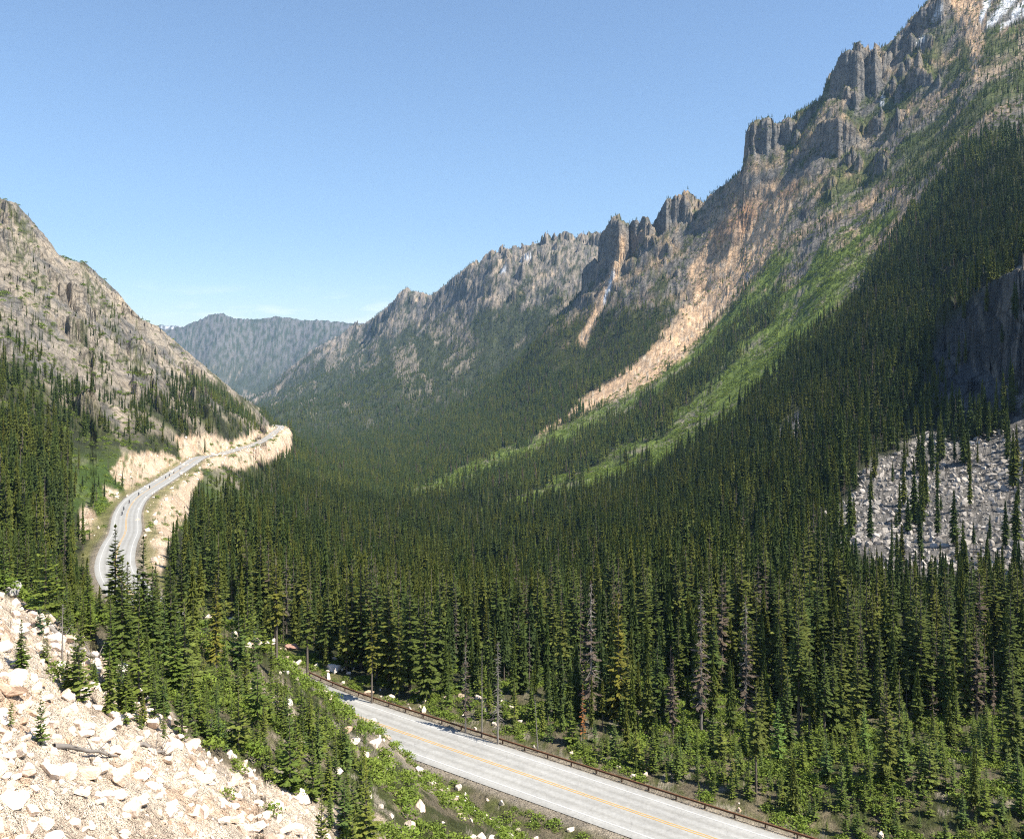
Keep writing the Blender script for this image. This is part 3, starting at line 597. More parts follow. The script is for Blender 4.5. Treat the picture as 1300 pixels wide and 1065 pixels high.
def asphalt():
    m, t, b = material('asphalt', 0.9); tc = node(t, 'ShaderNodeTexCoord'); v = tc.outputs['Object']
    c = ramp(t, noise(t, v, 0.09, 6, 0.7), [(0.3, (0.315, 0.31, 0.29)), (0.7, (0.385, 0.38, 0.355))])
    c = mixrgb(t, 'MULTIPLY', 0.7, c, ramp(t, noise(t, v, 2.2, 5, 0.7), [(0.3, (0.75, 0.75, 0.75)), (0.7, (1.2, 1.2, 1.2))]))
    wa = node(t, 'ShaderNodeAttribute', attribute_name='wear'); c = mixrgb(t, 'MULTIPLY', 1.0, c, ramp(t, wa.outputs['Fac'], [(0.0, (1, 1, 1)), (1.0, (0.80, 0.79, 0.77))]))
    # thin sealed cracks
    vo = node(t, 'ShaderNodeTexVoronoi', feature='DISTANCE_TO_EDGE'); vo.inputs['Scale'].default_value = 0.16
    nz = node(t, 'ShaderNodeTexNoise'); nz.inputs['Scale'].default_value = 0.25; nz.inputs['Detail'].default_value = 5; t.links.new(v, nz.inputs['Vector'])
    va = node(t, 'ShaderNodeMix', data_type='RGBA', blend_type='ADD'); va.inputs[0].default_value = 4.0; va.clamp_factor = False; t.links.new(v, va.inputs[6]); t.links.new(nz.outputs['Color'], va.inputs[7]); t.links.new(va.outputs[2], vo.inputs['Vector'])
    c = mixrgb(t, 'MULTIPLY', 0.35, c, ramp(t, vo.outputs['Distance'], [(0.0, (0.4, 0.4, 0.4)), (0.008, (1, 1, 1))]))
    t.links.new(c, b.inputs['Base Color']); return m

RCF = RC[RC[:, 1] > 40]
V_, q_ = strip_along(RCF, -HW, HW, 0.0, 24)
rme = mesh_from('road', V_, q_, [asphalt()], True)
oa = rme.attributes.new('wear', 'FLOAT', 'POINT'); of_ = np.abs(np.linspace(-HW, HW, 25)); wr = np.exp(-((of_ - 1.25) / 0.42) ** 2) + np.exp(-((of_ - 3.05) / 0.42) ** 2) + 0.9 * sstep(4.7, 5.9, of_)
oa.data.foreach_set('value', np.tile(wr, len(RCF)).astype(np.float32))
road = tag(add('road', rme), kind='structure')
white = simple('road_paint_white', (0.50, 0.49, 0.46), 0.8, 0.25, 3); yellow = simple('road_paint_yellow', (0.50, 0.31, 0.10), 0.8, 0.2, 3)
for nm, a, b_, mt in (('edge_line', -4.55, -4.33, white), ('edge_line', 4.33, 4.55, white), ('centre_line', -0.30, -0.12, yellow), ('centre_line', 0.12, 0.30, yellow)):
    V_, q_ = strip_along(RCF, a, b_, 0.02)
    add(nm, mesh_from(nm, V_, q_, [mt]), road)

# ------------------------------------------------------------------ guardrail
rust = simple('weathered_steel', (0.17, 0.085, 0.045), 0.7, 0.3, 2.0)
galv = simple('dark_post', (0.10, 0.065, 0.045), 0.8, 0.3, 2.0)
gi = [k for k in range(len(RC)) if 66 < RC[k, 1] < 163]
gp = RC[gi]; tg = np.gradient(gp[:, :2], axis=0); tg /= np.linalg.norm(tg, axis=1)[:, None]
side = -1
nr = np.stack([tg[:, 1], -tg[:, 0]], 1)
if (nr[:, 1].mean()) < 0: nr = -nr           # the far (valley) side of the road
gx = gp[:, :2] + nr * 6.35
gr = bpy.data.objects.new('guardrail', None); COL.objects.link(gr); gr.location = (gx[0, 0], gx[0, 1], gp[0, 2]); gr.empty_display_size = 0.5
tag(gr, 'rusty brown steel guardrail on short posts along the valley edge of the near road', 'guardrail')
prof_w = [(0.00, 0.52), (-0.07, 0.57), (-0.07, 0.62), (0.0, 0.67), (0.0, 0.70), (-0.07, 0.75), (-0.07, 0.80), (0.0, 0.85), (0.03, 0.85), (-0.03, 0.775), (0.03, 0.685), (-0.03, 0.6), (0.03, 0.52)]
V_ = []
for (x, y), n_, z in zip(gx, nr, gp[:, 2]):
    for o, h in prof_w: V_.append((x + n_[0] * o - gr.location.x, y + n_[1] * o - gr.location.y, z + h - 0.1 - gr.location.z))
k = len(prof_w); ii = np.arange(len(V_)).reshape(-1, k); jj = np.roll(ii, -1, 1)
q_ = np.stack([ii[:-1], jj[:-1], jj[1:], ii[1:]], 2).reshape(-1, 4)
add('rail', mesh_from('rail', V_, q_, [rust]), gr)
bm = bmesh.new(); bmesh.ops.create_cube(bm, size=1, matrix=Matrix.Translation((0, 0, 0.2)) @ Matrix.Diagonal((0.16, 0.2, 1.0, 1)))
bmesh.ops.bevel(bm, geom=bm.edges[:], offset=0.02, segments=1, affect='EDGES')
pm = bpy.data.meshes.new('post'); bm.to_mesh(pm); bm.free(); pm.materials.append(galv)
acc = 0; last = None
for (x, y), n_, z in zip(gx, nr, gp[:, 2]):
    if last is not None: acc += math.hypot(x - last[0], y - last[1])
    last = (x, y)
    if acc >= 3.6:
        acc = 0; o = add('post', pm, gr); o.location = (x + n_[0] * 0.14 - gr.location.x, y + n_[1] * 0.14 - gr.location.y, z - gr.location.z); o.rotation_euler.z = math.atan2(n_[1], n_[0])

# ------------------------------------------------------------------ trees
def foliage(name, stops, vscale=0.5):
    m, t, b = material(name, 0.75)
    oi = node(t, 'ShaderNodeObjectInfo'); c = ramp(t, oi.outputs['Random'], stops)
    tc = node(t, 'ShaderNodeTexCoord')
    f = ramp(t, noise(t, tc.outputs['Object'], vscale, 3, 0.6), [(0.3, (0.6, 0.62, 0.6)), (0.7, (1.4, 1.38, 1.2))])
    t.links.new(mixrgb(t, 'MULTIPLY', 1.0, c, f), b.inputs['Base Color']); b.inputs['Specular IOR Level'].default_value = 0.15
    return m
fol_dark = foliage('conifer_needles', [(0.0, (0.046, 0.072, 0.017)), (0.35, (0.075, 0.095, 0.019)), (0.7, (0.058, 0.086, 0.022)), (0.92, (0.086, 0.100, 0.020)), (1.0, (0.112, 0.112, 0.020))])
fol_young = foliage('young_needles', [(0.0, (0.085, 0.125, 0.024)), (0.5, (0.120, 0.150, 0.026)), (0.8, (0.075, 0.120, 0.036)), (1.0, (0.15, 0.165, 0.030))], 1.2)
fol_larch = foliage('larch_needles', [(0.0, (0.10, 0.18, 0.04)), (1.0, (0.13, 0.20, 0.045))], 1.0)
fol_gold = foliage('golden_needles', [(0.0, (0.13, 0.125, 0.022)), (1.0, (0.15, 0.14, 0.025))], 0.7)
fol_blue = foliage('bluish_needles', [(0.0, (0.055, 0.115, 0.05)), (1.0, (0.075, 0.135, 0.055))], 1.0)
fol_olive = foliage('olive_needles', [(0.0, (0.085, 0.100, 0.022)), (0.5, (0.106, 0.118, 0.024)), (1.0, (0.076, 0.095, 0.022))])
fol_deep = foliage('deep_needles', [(0.0, (0.042, 0.066, 0.022)), (0.5, (0.060, 0.084, 0.026)), (1.0, (0.048, 0.072, 0.018))])
fol_brown = foliage('dead_needles', [(0.0, (0.085, 0.066, 0.050)), (0.5, (0.105, 0.080, 0.066)), (1.0, (0.075, 0.066, 0.056))], 0.7)
fol_orange = foliage('rusty_needles', [(0.0, (0.24, 0.10, 0.035)), (1.0, (0.24, 0.10, 0.035))], 0.7)
bark = simple('bark', (0.15, 0.125, 0.10), 0.9, 0.35, 1.2)
greywood = simple('bleached_wood', (0.24, 0.215, 0.19), 0.85, 0.3, 1.5)
shrubm = foliage('shrub_leaves', [(0.0, (0.130, 0.190, 0.030)), (0.6, (0.165, 0.215, 0.038)), (1.0, (0.105, 0.150, 0.028))], 0.8)

def crown_arrays(seed, H=20.0, Rm=2.1, base=0.14, whorls=24, nb=6, sprays=6, power=0.85, droop=0.42, gap=0.12, kw=0.42, lump=0.3):
    r = np.random.default_rng(seed); V = []; 
    zs = base + (1 - base) * (np.linspace(0, 1, whorls) ** 0.92)
    side_b = 1 + 0.25 * np.sin(np.linspace(0, 2 * np.pi, 16) * 2 + r.uniform(0, 6))
    for wi, s in enumerate(zs[:-1]):
        prog = (s - base) / (1 - base)
        L0 = Rm * ((1 - prog) ** power) * min(1, 0.55 + prog * 3.0) * (1 + lump * r.uniform(-1, 1)) + 0.12
        e = -droop + (droop + 0.55) * prog ** 1.3
        a0 = r.uniform(0, 6.28); n = nb if prog < 0.75 else max(3, nb - 2)
        for b in range(n):
            if r.uniform() < gap: continue
            a = a0 + 6.283 * b / n + r.uniform(-0.35, 0.35); L = L0 * r.uniform(0.68, 1.18); ee = e + r.uniform(-0.16, 0.16)
            z0 = s * H + r.uniform(-0.3, 0.3) * H / whorls
            dr = np.array([math.cos(a) * math.cos(ee), math.sin(a) * math.cos(ee), math.sin(ee)]); lat = np.array([-math.sin(a), math.cos(a), 0.0])
            for k in range(sprays):
                f = (k + 0.5 + r.uniform(-0.3, 0.3)) / sprays
                sgn = (-1) ** k if k < sprays - 1 else 0
                p = np.array([0, 0, z0]) + dr * L * (0.12 + 0.66 * f) + np.array([0, 0, 0.06 * L * f * f])
                dd = dr + lat * sgn * r.uniform(0.45, 0.95); dd /= np.linalg.norm(dd)
                l = L * (0.46 - 0.18 * f) * r.uniform(0.8, 1.25) + 0.10; wv = np.cross(dd, [0, 0, 1.0]); wv /= np.linalg.norm(wv) + 1e-6
                roll = r.uniform(-0.6, 0.6); wv = wv * math.cos(roll) + np.array([0, 0, 1]) * math.sin(roll)
                wd = l * kw * r.uniform(0.8, 1.2)
                V += [p - dd * l * 0.25, p + dd * l * 0.25 + wv * wd - np.array([0, 0, l * 0.14]), p + dd * l * 0.75 - np.array([0, 0, l * 0.12]), p + dd * l * 0.25 - wv * wd - np.array([0, 0, l * 0.14])]
    # leader
    for k in range(3):
        a = r.uniform(0, 6.28); o = np.array([math.cos(a), math.sin(a), 0]) * 0.09 * Rm
        V += [np.array([0, 0, H * 0.955]), np.array([0, 0, H * 0.975]) + o, np.array([0, 0, H]), np.array([0, 0, H * 0.975]) - o]
    V = np.array(V); return V, np.arange(len(V)).reshape(-1, 4)

def tube(path, radii, n=6):
    V = []; path = [Vector(p) for p in path]
    for i, p in enumerate(path):
        d = (path[min(i + 1, len(path) - 1)] - path[max(i - 1, 0)]).normalized()
        x = d.orthogonal().normalized(); y = d.cross(x)
        for k in range(n):
            a = 6.2832 * k / n; V.append(p + (x * math.cos(a) + y * math.sin(a)) * radii[i])
    ii = np.arange(len(V)).reshape(-1, n); jj = np.roll(ii, -1, 1)
    q = np.stack([ii[:-1], jj[:-1], jj[1:], ii[1:]], 2).reshape(-1, 4)
    return np.array([tuple(v) for v in V]), q
def join(parts):
    V = []; Q = []; M_ = []; off = 0
    for (v, q, mi) in parts: V.append(v); Q.append(q + off); M_.append(np.full(len(q), mi)); off += len(v)
    return np.concatenate(V), np.concatenate(Q), np.concatenate(M_)
def trunk_arrays(seed, H=20.0, r0=0.24, top=0.97):
    r = np.random.default_rng(seed + 900); n = 7
    zs = np.linspace(-0.04, top, n); return tube([(r.normal(0, 0.03), r.normal(0, 0.03), z * H) for z in zs], [r0 * (1 - 0.93 * max(0, z) / top) + 0.012 for z in zs], 6)
def twigs_arrays(seed, H=20.0, Rm=1.4, base=0.25, n=60, r0=0.035, down=0.25):
    r = np.random.default_rng(seed); parts = []
    for k in range(n):
        s = base + (0.97 - base) * r.uniform() ** 0.9; a = r.uniform(0, 6.28); L = Rm * (1 - 0.75 * (s - base) / (1 - base)) * r.uniform(0.5, 1.2); e = r.uniform(-down - 0.25, 0.25 - down)
        p = Vector((0, 0, s * H)); d = Vector((math.cos(a) * math.cos(e), math.sin(a) * math.cos(e), math.sin(e)))
        v, q = tube([p, p + d * L * 0.55, p + d * L + Vector((0, 0, -0.08 * L))], [r0, r0 * 0.7, r0 * 0.2], 3); parts.append((v, q, 0))
    return join(parts)[:2]

STY = {  # crown styles
 'slim': dict(Rm=2.15, base=0.10, whorls=28, nb=7, sprays=8, kw=0.30, lump=0.35),
 'full': dict(Rm=2.9, base=0.05, whorls=28, nb=8, sprays=9, kw=0.28, droop=0.36),
 'bare': dict(Rm=1.95, base=0.36, whorls=22, nb=7, sprays=8, kw=0.30, lump=0.4),
 'thin': dict(Rm=1.75, base=0.16, whorls=24, nb=6, sprays=6, kw=0.30, gap=0.28, lump=0.5),
 'young': dict(Rm=4.2, base=0.02, whorls=15, nb=8, sprays=7, droop=0.10, power=0.9, kw=0.36, gap=0.08),
 'open': dict(Rm=4.4, base=0.16, whorls=13, nb=6, sprays=9, droop=0.38, power=0.75, kw=0.30, gap=0.15, lump=0.45),
 'soft': dict(Rm=2.9, base=0.06, whorls=22, nb=8, sprays=7, droop=0.05, power=0.8, kw=0.24, gap=0.15),
}
_crown = {}; _trunk = {}
def crown_mesh(style, seed, mat, lite=None):
    key = (style, seed, mat.name, lite)
    if key not in _crown:
        kw = dict(STY[style])
        if lite: kw.update(lite)
        v, q = crown_arrays(seed, **kw); _crown[key] = mesh_from('crown', v, q, [mat])
    return _crown[key]
def trunk_mesh(seed, r0=0.24, mat=None):
    key = (seed, r0, (mat or bark).name)
    if key not in _trunk: v, q = trunk_arrays(seed, r0=r0); _trunk[key] = mesh_from('trunk', v, q, [mat or bark], True)
    return _trunk[key]

def tree(name, label, cat, x, y, h, style, seed, mat=None, group=None, wide=1.0, z=None, r0=0.24, tm=None, tilt=(0, 0), rot=None):
    o = bpy.data.objects.new(name, None); COL.objects.link(o); o.empty_display_size = 0.5
    o.location = (x, y, float(zat(x, y)[0]) if z is None else z); s = h / 20.0; o.scale = (s * wide, s * wide, s)
    o.rotation_euler = (tilt[0], tilt[1], random.uniform(0, 6.28) if rot is None else rot)
    add('trunk', trunk_mesh(seed, r0, tm), o)
    if style: add('crown', crown_mesh(style, seed, mat or fol_dark), o)
    return tag(o, label, cat, group)
def snag(label, x, y, h, seed, Rm=1.4, base=0.25, n=60, r0=0.22, mat=None, tilt=(0, 0), group=None, fol=None, z=None, twig=0.035):
    o = bpy.data.objects.new('dead_tree', None); COL.objects.link(o); o.empty_display_size = 0.5
    o.location = (x, y, float(zat(x, y)[0]) if z is None else z); s = h / 20.0; o.scale = (s, s, s); o.rotation_euler = (tilt[0], tilt[1], random.uniform(0, 6.28))
    v, q = trunk_arrays(seed, r0=r0); parts = [(v, q, 0)]
    if n: parts.append((*twigs_arrays(seed, Rm=Rm, base=base, n=n, r0=twig), 0))
    V, Q, _m = join(parts); add('trunk', mesh_from('trunk', V, Q, [mat or greywood]), o)
    if fol: add('crown', crown_mesh('thin', seed, fol), o)
    return tag(o, label, 'dead tree', group)

# ---- candidate positions for every conifer, on jittered grids that widen with distance
def scatter(d0, d1, s, umin=-0.72, umax=0.72):
    xs = np.arange(min(umin * d0, umin * d1), max(umax * d0, umax * d1), s); ys = np.arange(d0, d1, s); x, y = np.meshgrid(xs, ys)
    x = x.ravel() + rng.uniform(-0.48, 0.48, x.size) * s; y = y.ravel() + rng.uniform(-0.48, 0.48, y.size) * s
    m = (y >= d0) & (y < d1) & (x / y > umin) & (x / y < umax); return x[m], y[m]
RM = np.maximum.accumulate(Z / D2, axis=1)
def seen(x, y, z, h, margin=0.010):
    return (z + h) / y > lookup(RM, x, y * 0.985) - margin

XS, YS = [], []
for d0, d1, s in ((40, 230, 3.3), (230, 500, 4.6), (500, 1000, 5.4), (1000, 1800, 6.2), (1800, 2900, 7.6), (2900, 4200, 10.5), (4200, 6900, 14.5)):
    a, b = scatter(d0, d1, s, -0.95 if d1 < 600 else -0.72, 1.15 if d1 < 600 else 0.72); XS.append(a); YS.append(b)
a, b = scatter(48, 172, 1.75, -0.60, 0.80); XS.append(a); YS.append(b)
a2, b2 = scatter(46, 78, 0.95, -0.62, -0.24); XS.append(a2); YS.append(b2)
extra = np.concatenate([np.zeros(sum(len(v) for v in XS[:-2]), int), np.ones(len(a), int), np.full(len(a2), 2)])
tx = np.concatenate(XS); ty = np.concatenate(YS); tz = zat(tx, ty)
m = seen(tx, ty, tz, 22); tx, ty, tz, extra = tx[m], ty[m], tz[m], extra[m]
tpx = tx / ty * F + CX; tpy = HY - tz / ty * F; trd = lookup(RDIST, tx, ty); tside = lookup(RSIDE, tx, ty)
MM = cover(tpx, tpy, ty, tx, tz, trd)
clump = np.clip(2.2 * fbm(tx / 35, ty / 35, 3, 131), -1, 1); fine = np.clip(2.2 * fbm(tx / 12, ty / 12, 2, 133), -1, 1)
den = np.ones(len(tx)); hgt = (7 + 16.5 * rng.uniform(0, 1, len(tx)) ** 0.8) * (1 + 0.22 * clump)
# lower and sparser with height and on stony ground
def fade(mask, dv): 
    global den
    den = den * (1 - mask) + dv * mask
fade(MM['rock_r'], np.clip(0.20 + 0.5 * clump + 0.25 * MM['n3'], 0.015, 0.75)); fade(MM['rock_v'], np.clip(0.10 + 0.5 * clump, 0.02, 0.5)); fade(MM['rock_l'], np.clip(0.03 + 0.42 * clump + 0.35 * MM['bands'], 0.012, 0.65) * (0.35 + 0.65 * sstep(330, 420, tpy)))
lo_l = MM['left'] * (1 - MM['rock_l']); fade(lo_l * (ty > 480), np.clip(0.50 + 0.6 * clump + 0.25 * fine, 0.04, 0.95))
fade(MM['strip'], 0.006 + 0.15 * (clump > 0.72)); fade(MM['scree'], 0.012); fade(MM['orange'], 0.10); fade(MM['boulder'], 0.10 + 0.25 * (clump > 0.25)); fade(MM['cliff'], 0.10 + 0.5 * (clump > 0.45)); fade(MM['cut'], 0.02)
den *= np.where(ty > 2600, np.clip(0.72 + 0.55 * clump, 0.1, 1), 1); den[trd < 10.5] = 0; tal_line = np.interp(tpx, [0, 60, 100, 150, 190, 230, 280, 320], [770, 868, 893, 915, 935, 943, 955, 972]); tal_up = (tpx > 55) & (tpy < tal_line); den *= np.where(tal_up, 0.85, 1 - MM['talus']); den[(MM['verge'] > 0.4) & (ty > 180)] *= 0.12
stony = np.clip(MM['rock_r'] + MM['rock_v'] + MM['rock_l'], 0, 1)
hgt *= 1 - 0.36 * stony; hgt *= 1 - 0.25 * sstep(1000, 2200, ty) * (tpy < 470)
hgt *= 1 - 0.5 * MM['strip']
lushp = (tpx < 240) & (ty > 300) & (ty < 640) & (tpy > 555); den[lushp & (tpx > 92)] *= 0.22; hgt[lushp & (tpx > 92)] *= 0.55
# the foot of the talus on the near side of the road: young trees, taller towards the left
nearside = (ty < 215) & (tpx < 640) & (ty * 0.7071 + tx * 0.7071 < 205)
ns = (tside < 0) & (ty < 215) if (lookup(RSIDE, np.array([-30.0]), np.array([120.0]))[0] < 0) else (tside > 0) & (ty < 215)
inner = ((ns & (trd < 60)) | ((tz > -60) & (trd >= 59))) & (ty < 230) & (tpx < 620)
tall = np.clip(sstep(350, 250, tpx) * sstep(905, 865, tpy) * sstep(110, 150, tpx) + sstep(120, 60, tpx) * (ty > 85), 0, 1)
hgt = np.where(inner, (2.6 + 3.6 * rng.uniform(0, 1, len(tx)) ** 1.6) * (1 - tall) + tall * rng.uniform(8, 16, len(tx)), hgt)
den = np.where(inner, den * np.clip(0.85 + 0.5 * fine, 0.25, 1.0), den)
left_forest = inner & (tpx < 112) & (ty > 105); den = np.where(left_forest, (1 - MM['talus']) * 0.75, den); hgt = np.where(left_forest, rng.uniform(8.5, 14.5, len(tx)), hgt)
# far side of the near road: low young growth first, then the tall wood
front = (~inner) & (ty < 190) & (tpx > 560); gl = 0.5 + 0.5 * np.clip((tpx - 560) / 500, 0, 1)
fr_h = sstep(9, 14 + 16 * gl, trd)
hgt = np.where(front & (trd < 59), hgt * fr_h * 0.75 + (1 - fr_h) * rng.uniform(1.5, 6.5, len(tx)) , hgt)
lowfront = (~inner) & (ty < 141 + 5 * np.clip(clump, -1, 1)) & (tpx > 715); hgt = np.where(lowfront, np.where(extra > 0, rng.uniform(1.4, 4.2, len(tx)), rng.uniform(3.5, 8.0, len(tx)) + 9 * (rng.uniform(0, 1, len(tx)) < 0.12)), hgt); den = np.where(lowfront, den * np.clip(0.85 + 0.5 * fine, 0.2, 1), den)
den[(ty < 115) & (~inner)] *= 0.8
den = np.where((ty < 460) & (~inner), den * np.where(hgt > 9, 0.72, 1.0), den)
hgt = np.where((extra > 0) & inner, 1.3 + 3.4 * rng.uniform(0, 1, len(tx)) ** 1.3, hgt); den = np.where(extra > 0, np.where(inner, den * 1.0 * (1 - 0.35 * tall), np.where(lowfront, den * 0.95, 0)), den)
e2 = extra == 2; f4 = np.clip(2.2 * fbm(tx / 4.5, ty / 4.5, 3, 137), -1, 1); den = np.where(e2, tal_up * np.clip(0.75 + 0.9 * f4, 0, 1), den); hgt = np.where(e2, rng.uniform(0.9, 2.7, len(tx)), hgt)
bf = (tpx > 1035) & (ty > 145) & (ty < 330) & (MM['boulder'] < 0.3); hgt = np.where(bf, np.clip(np.minimum(hgt, (HY - (700 + 26 * clump + 14 * fine + 40 * sstep(1110, 1040, tpx) * -1)) / F * ty - tz), 4, 30), hgt)
eb = (ty > 215) & (ty < 1560) & (tpx > 186) & (tpx < 372) & (tpy > np.interp(tpx, [186, 240, 262, 300, 372], [640, 590, 582, 574, 545])); ebl = np.interp(tpx, [186, 195, 210, 220, 232, 245, 262, 290, 330, 345, 372], [742, 722, 690, 662, 642, 618, 600, 592, 588, 578, 566]); hgt = np.where(eb, np.minimum(hgt, (HY - ebl - 5 * fine) / F * ty - tz), hgt); den = np.where(eb & (hgt < 3), 0, den)
skl = tpy - np.interp(tpx, [p_[0] for p_ in SKY_L], [p_[1] for p_ in SKY_L]); nearsky = (tpx < 345) & (ty > 900) & (ty < 2300) * sstep(330, 250, tpx).astype(bool) & (skl < 16); den = np.where(nearsky, den * 0.12, den); hgt = np.where(nearsky, hgt * 0.55, hgt)
hgt = np.where((tpx < 352) & (ty > 480) & (ty < 2100), hgt * 0.72, hgt)
keep = rng.uniform(0, 1, len(tx)) < den
keep &= seen(tx, ty, tz, hgt); keep &= hgt > 0.8
# nothing tall may hide the visible bend of the road
view_gap = inner & (tpx > 128) & (tpx < 196) & (ty > 130); keep &= ~(view_gap & ((HY - (tz + hgt) / ty * F) < 762))
gap2 = inner & (tpx > 95) & (tpx < 260) & ((HY - (tz + hgt) / ty * F) < 700 + 0.35 * np.abs(tpx - 165)); hgt = np.where(gap2 & (tpx > 112), hgt * 0.62, hgt)
gap3 = inner & (tpx > 345) & ((HY - (tz + hgt) / ty * F) < 835 + (tpx - 345) * 0.72); hgt = np.where(gap3, np.clip(np.minimum(hgt, (HY - (838 + (tpx - 345) * 0.72)) / F * ty - tz), 0.9, 6), hgt); keep &= ~(gap3 & (tpx > 505))
keep &= ~(ns & (ty < 215) & (tpx > 500)); keep &= ~((ty < 104) & (tpx > 470))
tx, ty, tz, tpx, tpy, hgt, inner, lowf, stn, clp, trd = (v[keep] for v in (tx, ty, tz, tpx, tpy, hgt, inner, lowfront, stony, clump, trd))
browny = np.clip(2.2 * fbm(tx / 90, ty / 90, 3, 141), -1, 1)

# ---- single trees with a look of their own
def at_px(px, py, dd=None):
    g_ = ground_at_pixel(px, py)
    return g_.x, g_.y
SPECIAL = []
def special(fn, px_top, py_top, px, py, *a, **k):
    x, y = at_px(px, py); z = float(zat(x, y)[0]); h = max(1.0, (HY - py_top) / F * y - z)
    SPECIAL.append((x, y, h)); return fn(x, y, h, *a, **k)
special(lambda x, y, h: tree('spruce_tree', 'broad dark spruce standing in front of the road bend above the talus', 'tree', x, y, h, 'full', 201, wide=1.15), 152, 706, 155, 852)
special(lambda x, y, h: tree('fir_tree', 'open drooping fir with sparse layered branches in front of pale boulders by the road', 'tree', x, y, h, 'open', 202, fol_young), 325, 832, 327, 925)
special(lambda x, y, h: tree('conifer_tree', 'tall golden green conifer glowing in the dark forest behind the road', 'tree', x, y, h, 'full', 203, fol_gold, wide=0.9), 775, 752, 785, 915)
special(lambda x, y, h: tree('conifer_tree', 'slender golden conifer left of the reddish dead trees in the forest', 'tree', x, y, h, 'slim', 204, fol_gold), 272, 728, 274, 850)
special(lambda x, y, h: snag('grey bare dead tree with many fine twigs just behind the guardrail', x, y, h, 205, 1.9, 0.12, 170), 629, 810, 632, 945)
special(lambda x, y, h: snag('pale trunked dead tree with reddish needles left of the grey dead tree', x, y, h, 206, 1.5, 0.3, 60, fol=fol_brown), 596, 815, 591, 933)
special(lambda x, y, h: snag('thin bare grey pole of a dead tree beside the guardrail', x, y, h, 207, 0.5, 0.5, 12, 0.16), 613, 822, 612, 936)
special(lambda x, y, h: snag('leaning pale dead trunk among the young trees beyond the guardrail end', x, y, h, 208, 1.1, 0.3, 34, tilt=(0, 0.06)), 690, 880, 683, 956)
special(lambda x, y, h: snag('small dead conifer with rust orange needles in the forest behind the guardrail', x, y, h, 209, 1.2, 0.3, 20, fol=fol_orange), 737, 868, 740, 948)
special(lambda x, y, h: tree('larch_tree', 'soft bright green larch at the forest foot near the right', 'tree', x, y, h, 'soft', 210, fol_larch), 1094, 890, 1097, 962)
special(lambda x, y, h: tree('larch_tree', 'feathery pale green larch among low conifers at the bottom of the forest', 'tree', x, y, h, 'soft', 211, fol_larch, wide=1.1), 985, 886, 988, 968)
special(lambda x, y, h: tree('conifer_tree', 'tall conifer with a long bare lower trunk rising over low green growth', 'tree', x, y, h, 'bare', 212, wide=1.2), 1012, 775, 1014, 940)
special(lambda x, y, h: tree('fir_tree', 'rounded blue green young fir at the top edge of the cream talus', 'tree', x, y, h, 'young', 213, fol_blue, wide=1.25), 48, 766, 50, 806)
special(lambda x, y, h: tree('fir_tree', 'narrow dark young fir alone on the cream boulders near the left edge', 'tree', x, y, h, 'full', 214, fol_young, wide=1.3), 22, 786, 27, 855)
special(lambda x, y, h: tree('fir_tree', 'lopsided young fir with a bare side, lowest on the cream boulder slope', 'tree', x, y, h, 'young', 215, fol_young, wide=0.8), 47, 876, 52, 946)
special(lambda x, y, h: tree('fir_tree', 'small scraggly green fir at the left edge of the boulder slope', 'tree', x, y, h, 'open', 216, fol_young), 11, 886, 14, 924)
special(lambda x, y, h: snag('grey broken snag with tangled twigs above the fallen logs on the talus', x, y, h, 217, 3.4, 0.15, 60, 0.35, twig=0.09), 78, 765, 79, 838)
special(lambda x, y, h: snag('short leaning grey stump at the foot of the dark trees on the talus', x, y, h, 218, 0.8, 0.5, 4, 0.7, tilt=(0, 0.45)), 128, 806, 117, 834)
special(lambda x, y, h: tree('pine_tree', 'tall pine with a bare lower trunk standing behind the roadside boulders', 'tree', x, y, h, 'bare', 219, wide=1.1), 349, 700, 351, 838)
special(lambda x, y, h: tree('pine_tree', 'tall pine with a bare grey trunk where the guardrail begins', 'tree', x, y, h, 'bare', 220, wide=1.1), 385, 735, 390, 858)
special(lambda x, y, h: tree('pine_tree', 'bare stemmed pine at the front of the forest above the guardrail middle', 'tree', x, y, h, 'bare', 221), 470, 770, 472, 893)
special(lambda x, y, h: snag('tall grey dead tree with twiggy crown left of the golden conifer', x, y, h, 222, 1.7, 0.2, 150, fol=fol_brown), 747, 735, 750, 925)
special(lambda x, y, h: snag('brown dead conifer in the dark forest right of the golden conifer', x, y, h, 223, 1.7, 0.2, 90, fol=fol_brown), 886, 742, 890, 930)
special(lambda x, y, h: snag('wide reddish grey dead conifer beside the brown dead conifer in the forest', x, y, h, 224, 1.9, 0.15, 120, fol=fol_brown), 945, 755, 947, 935)
SP = np.array([(a, b) for a, b, c in SPECIAL])
dmin = np.full(len(tx), 99.0); nr_ = ty < 260
dmin[nr_] = np.sqrt(((np.stack([tx[nr_], ty[nr_]], 1)[:, None] - SP[None]) ** 2).sum(2)).min(1)
# keep clear the sight line just in front of the special ones
blockers = np.zeros(len(tx), bool)
for (x, y, h) in SPECIAL:
    z = float(zat(x, y)[0]); u = x / y
    blockers |= (np.abs(tx / ty - u) < 0.011) & (ty < y) & (ty > y - 40) & ((tz + hgt) / ty > (z + 0.42 * h) / y)
ok = (dmin > 1.6) & ~blockers
tx, ty, tz, tpx, tpy, hgt, inner, lowf, stn, clp, trd, browny = (v[ok] for v in (tx, ty, tz, tpx, tpy, hgt, inner, lowf, stn, clp, trd, browny))

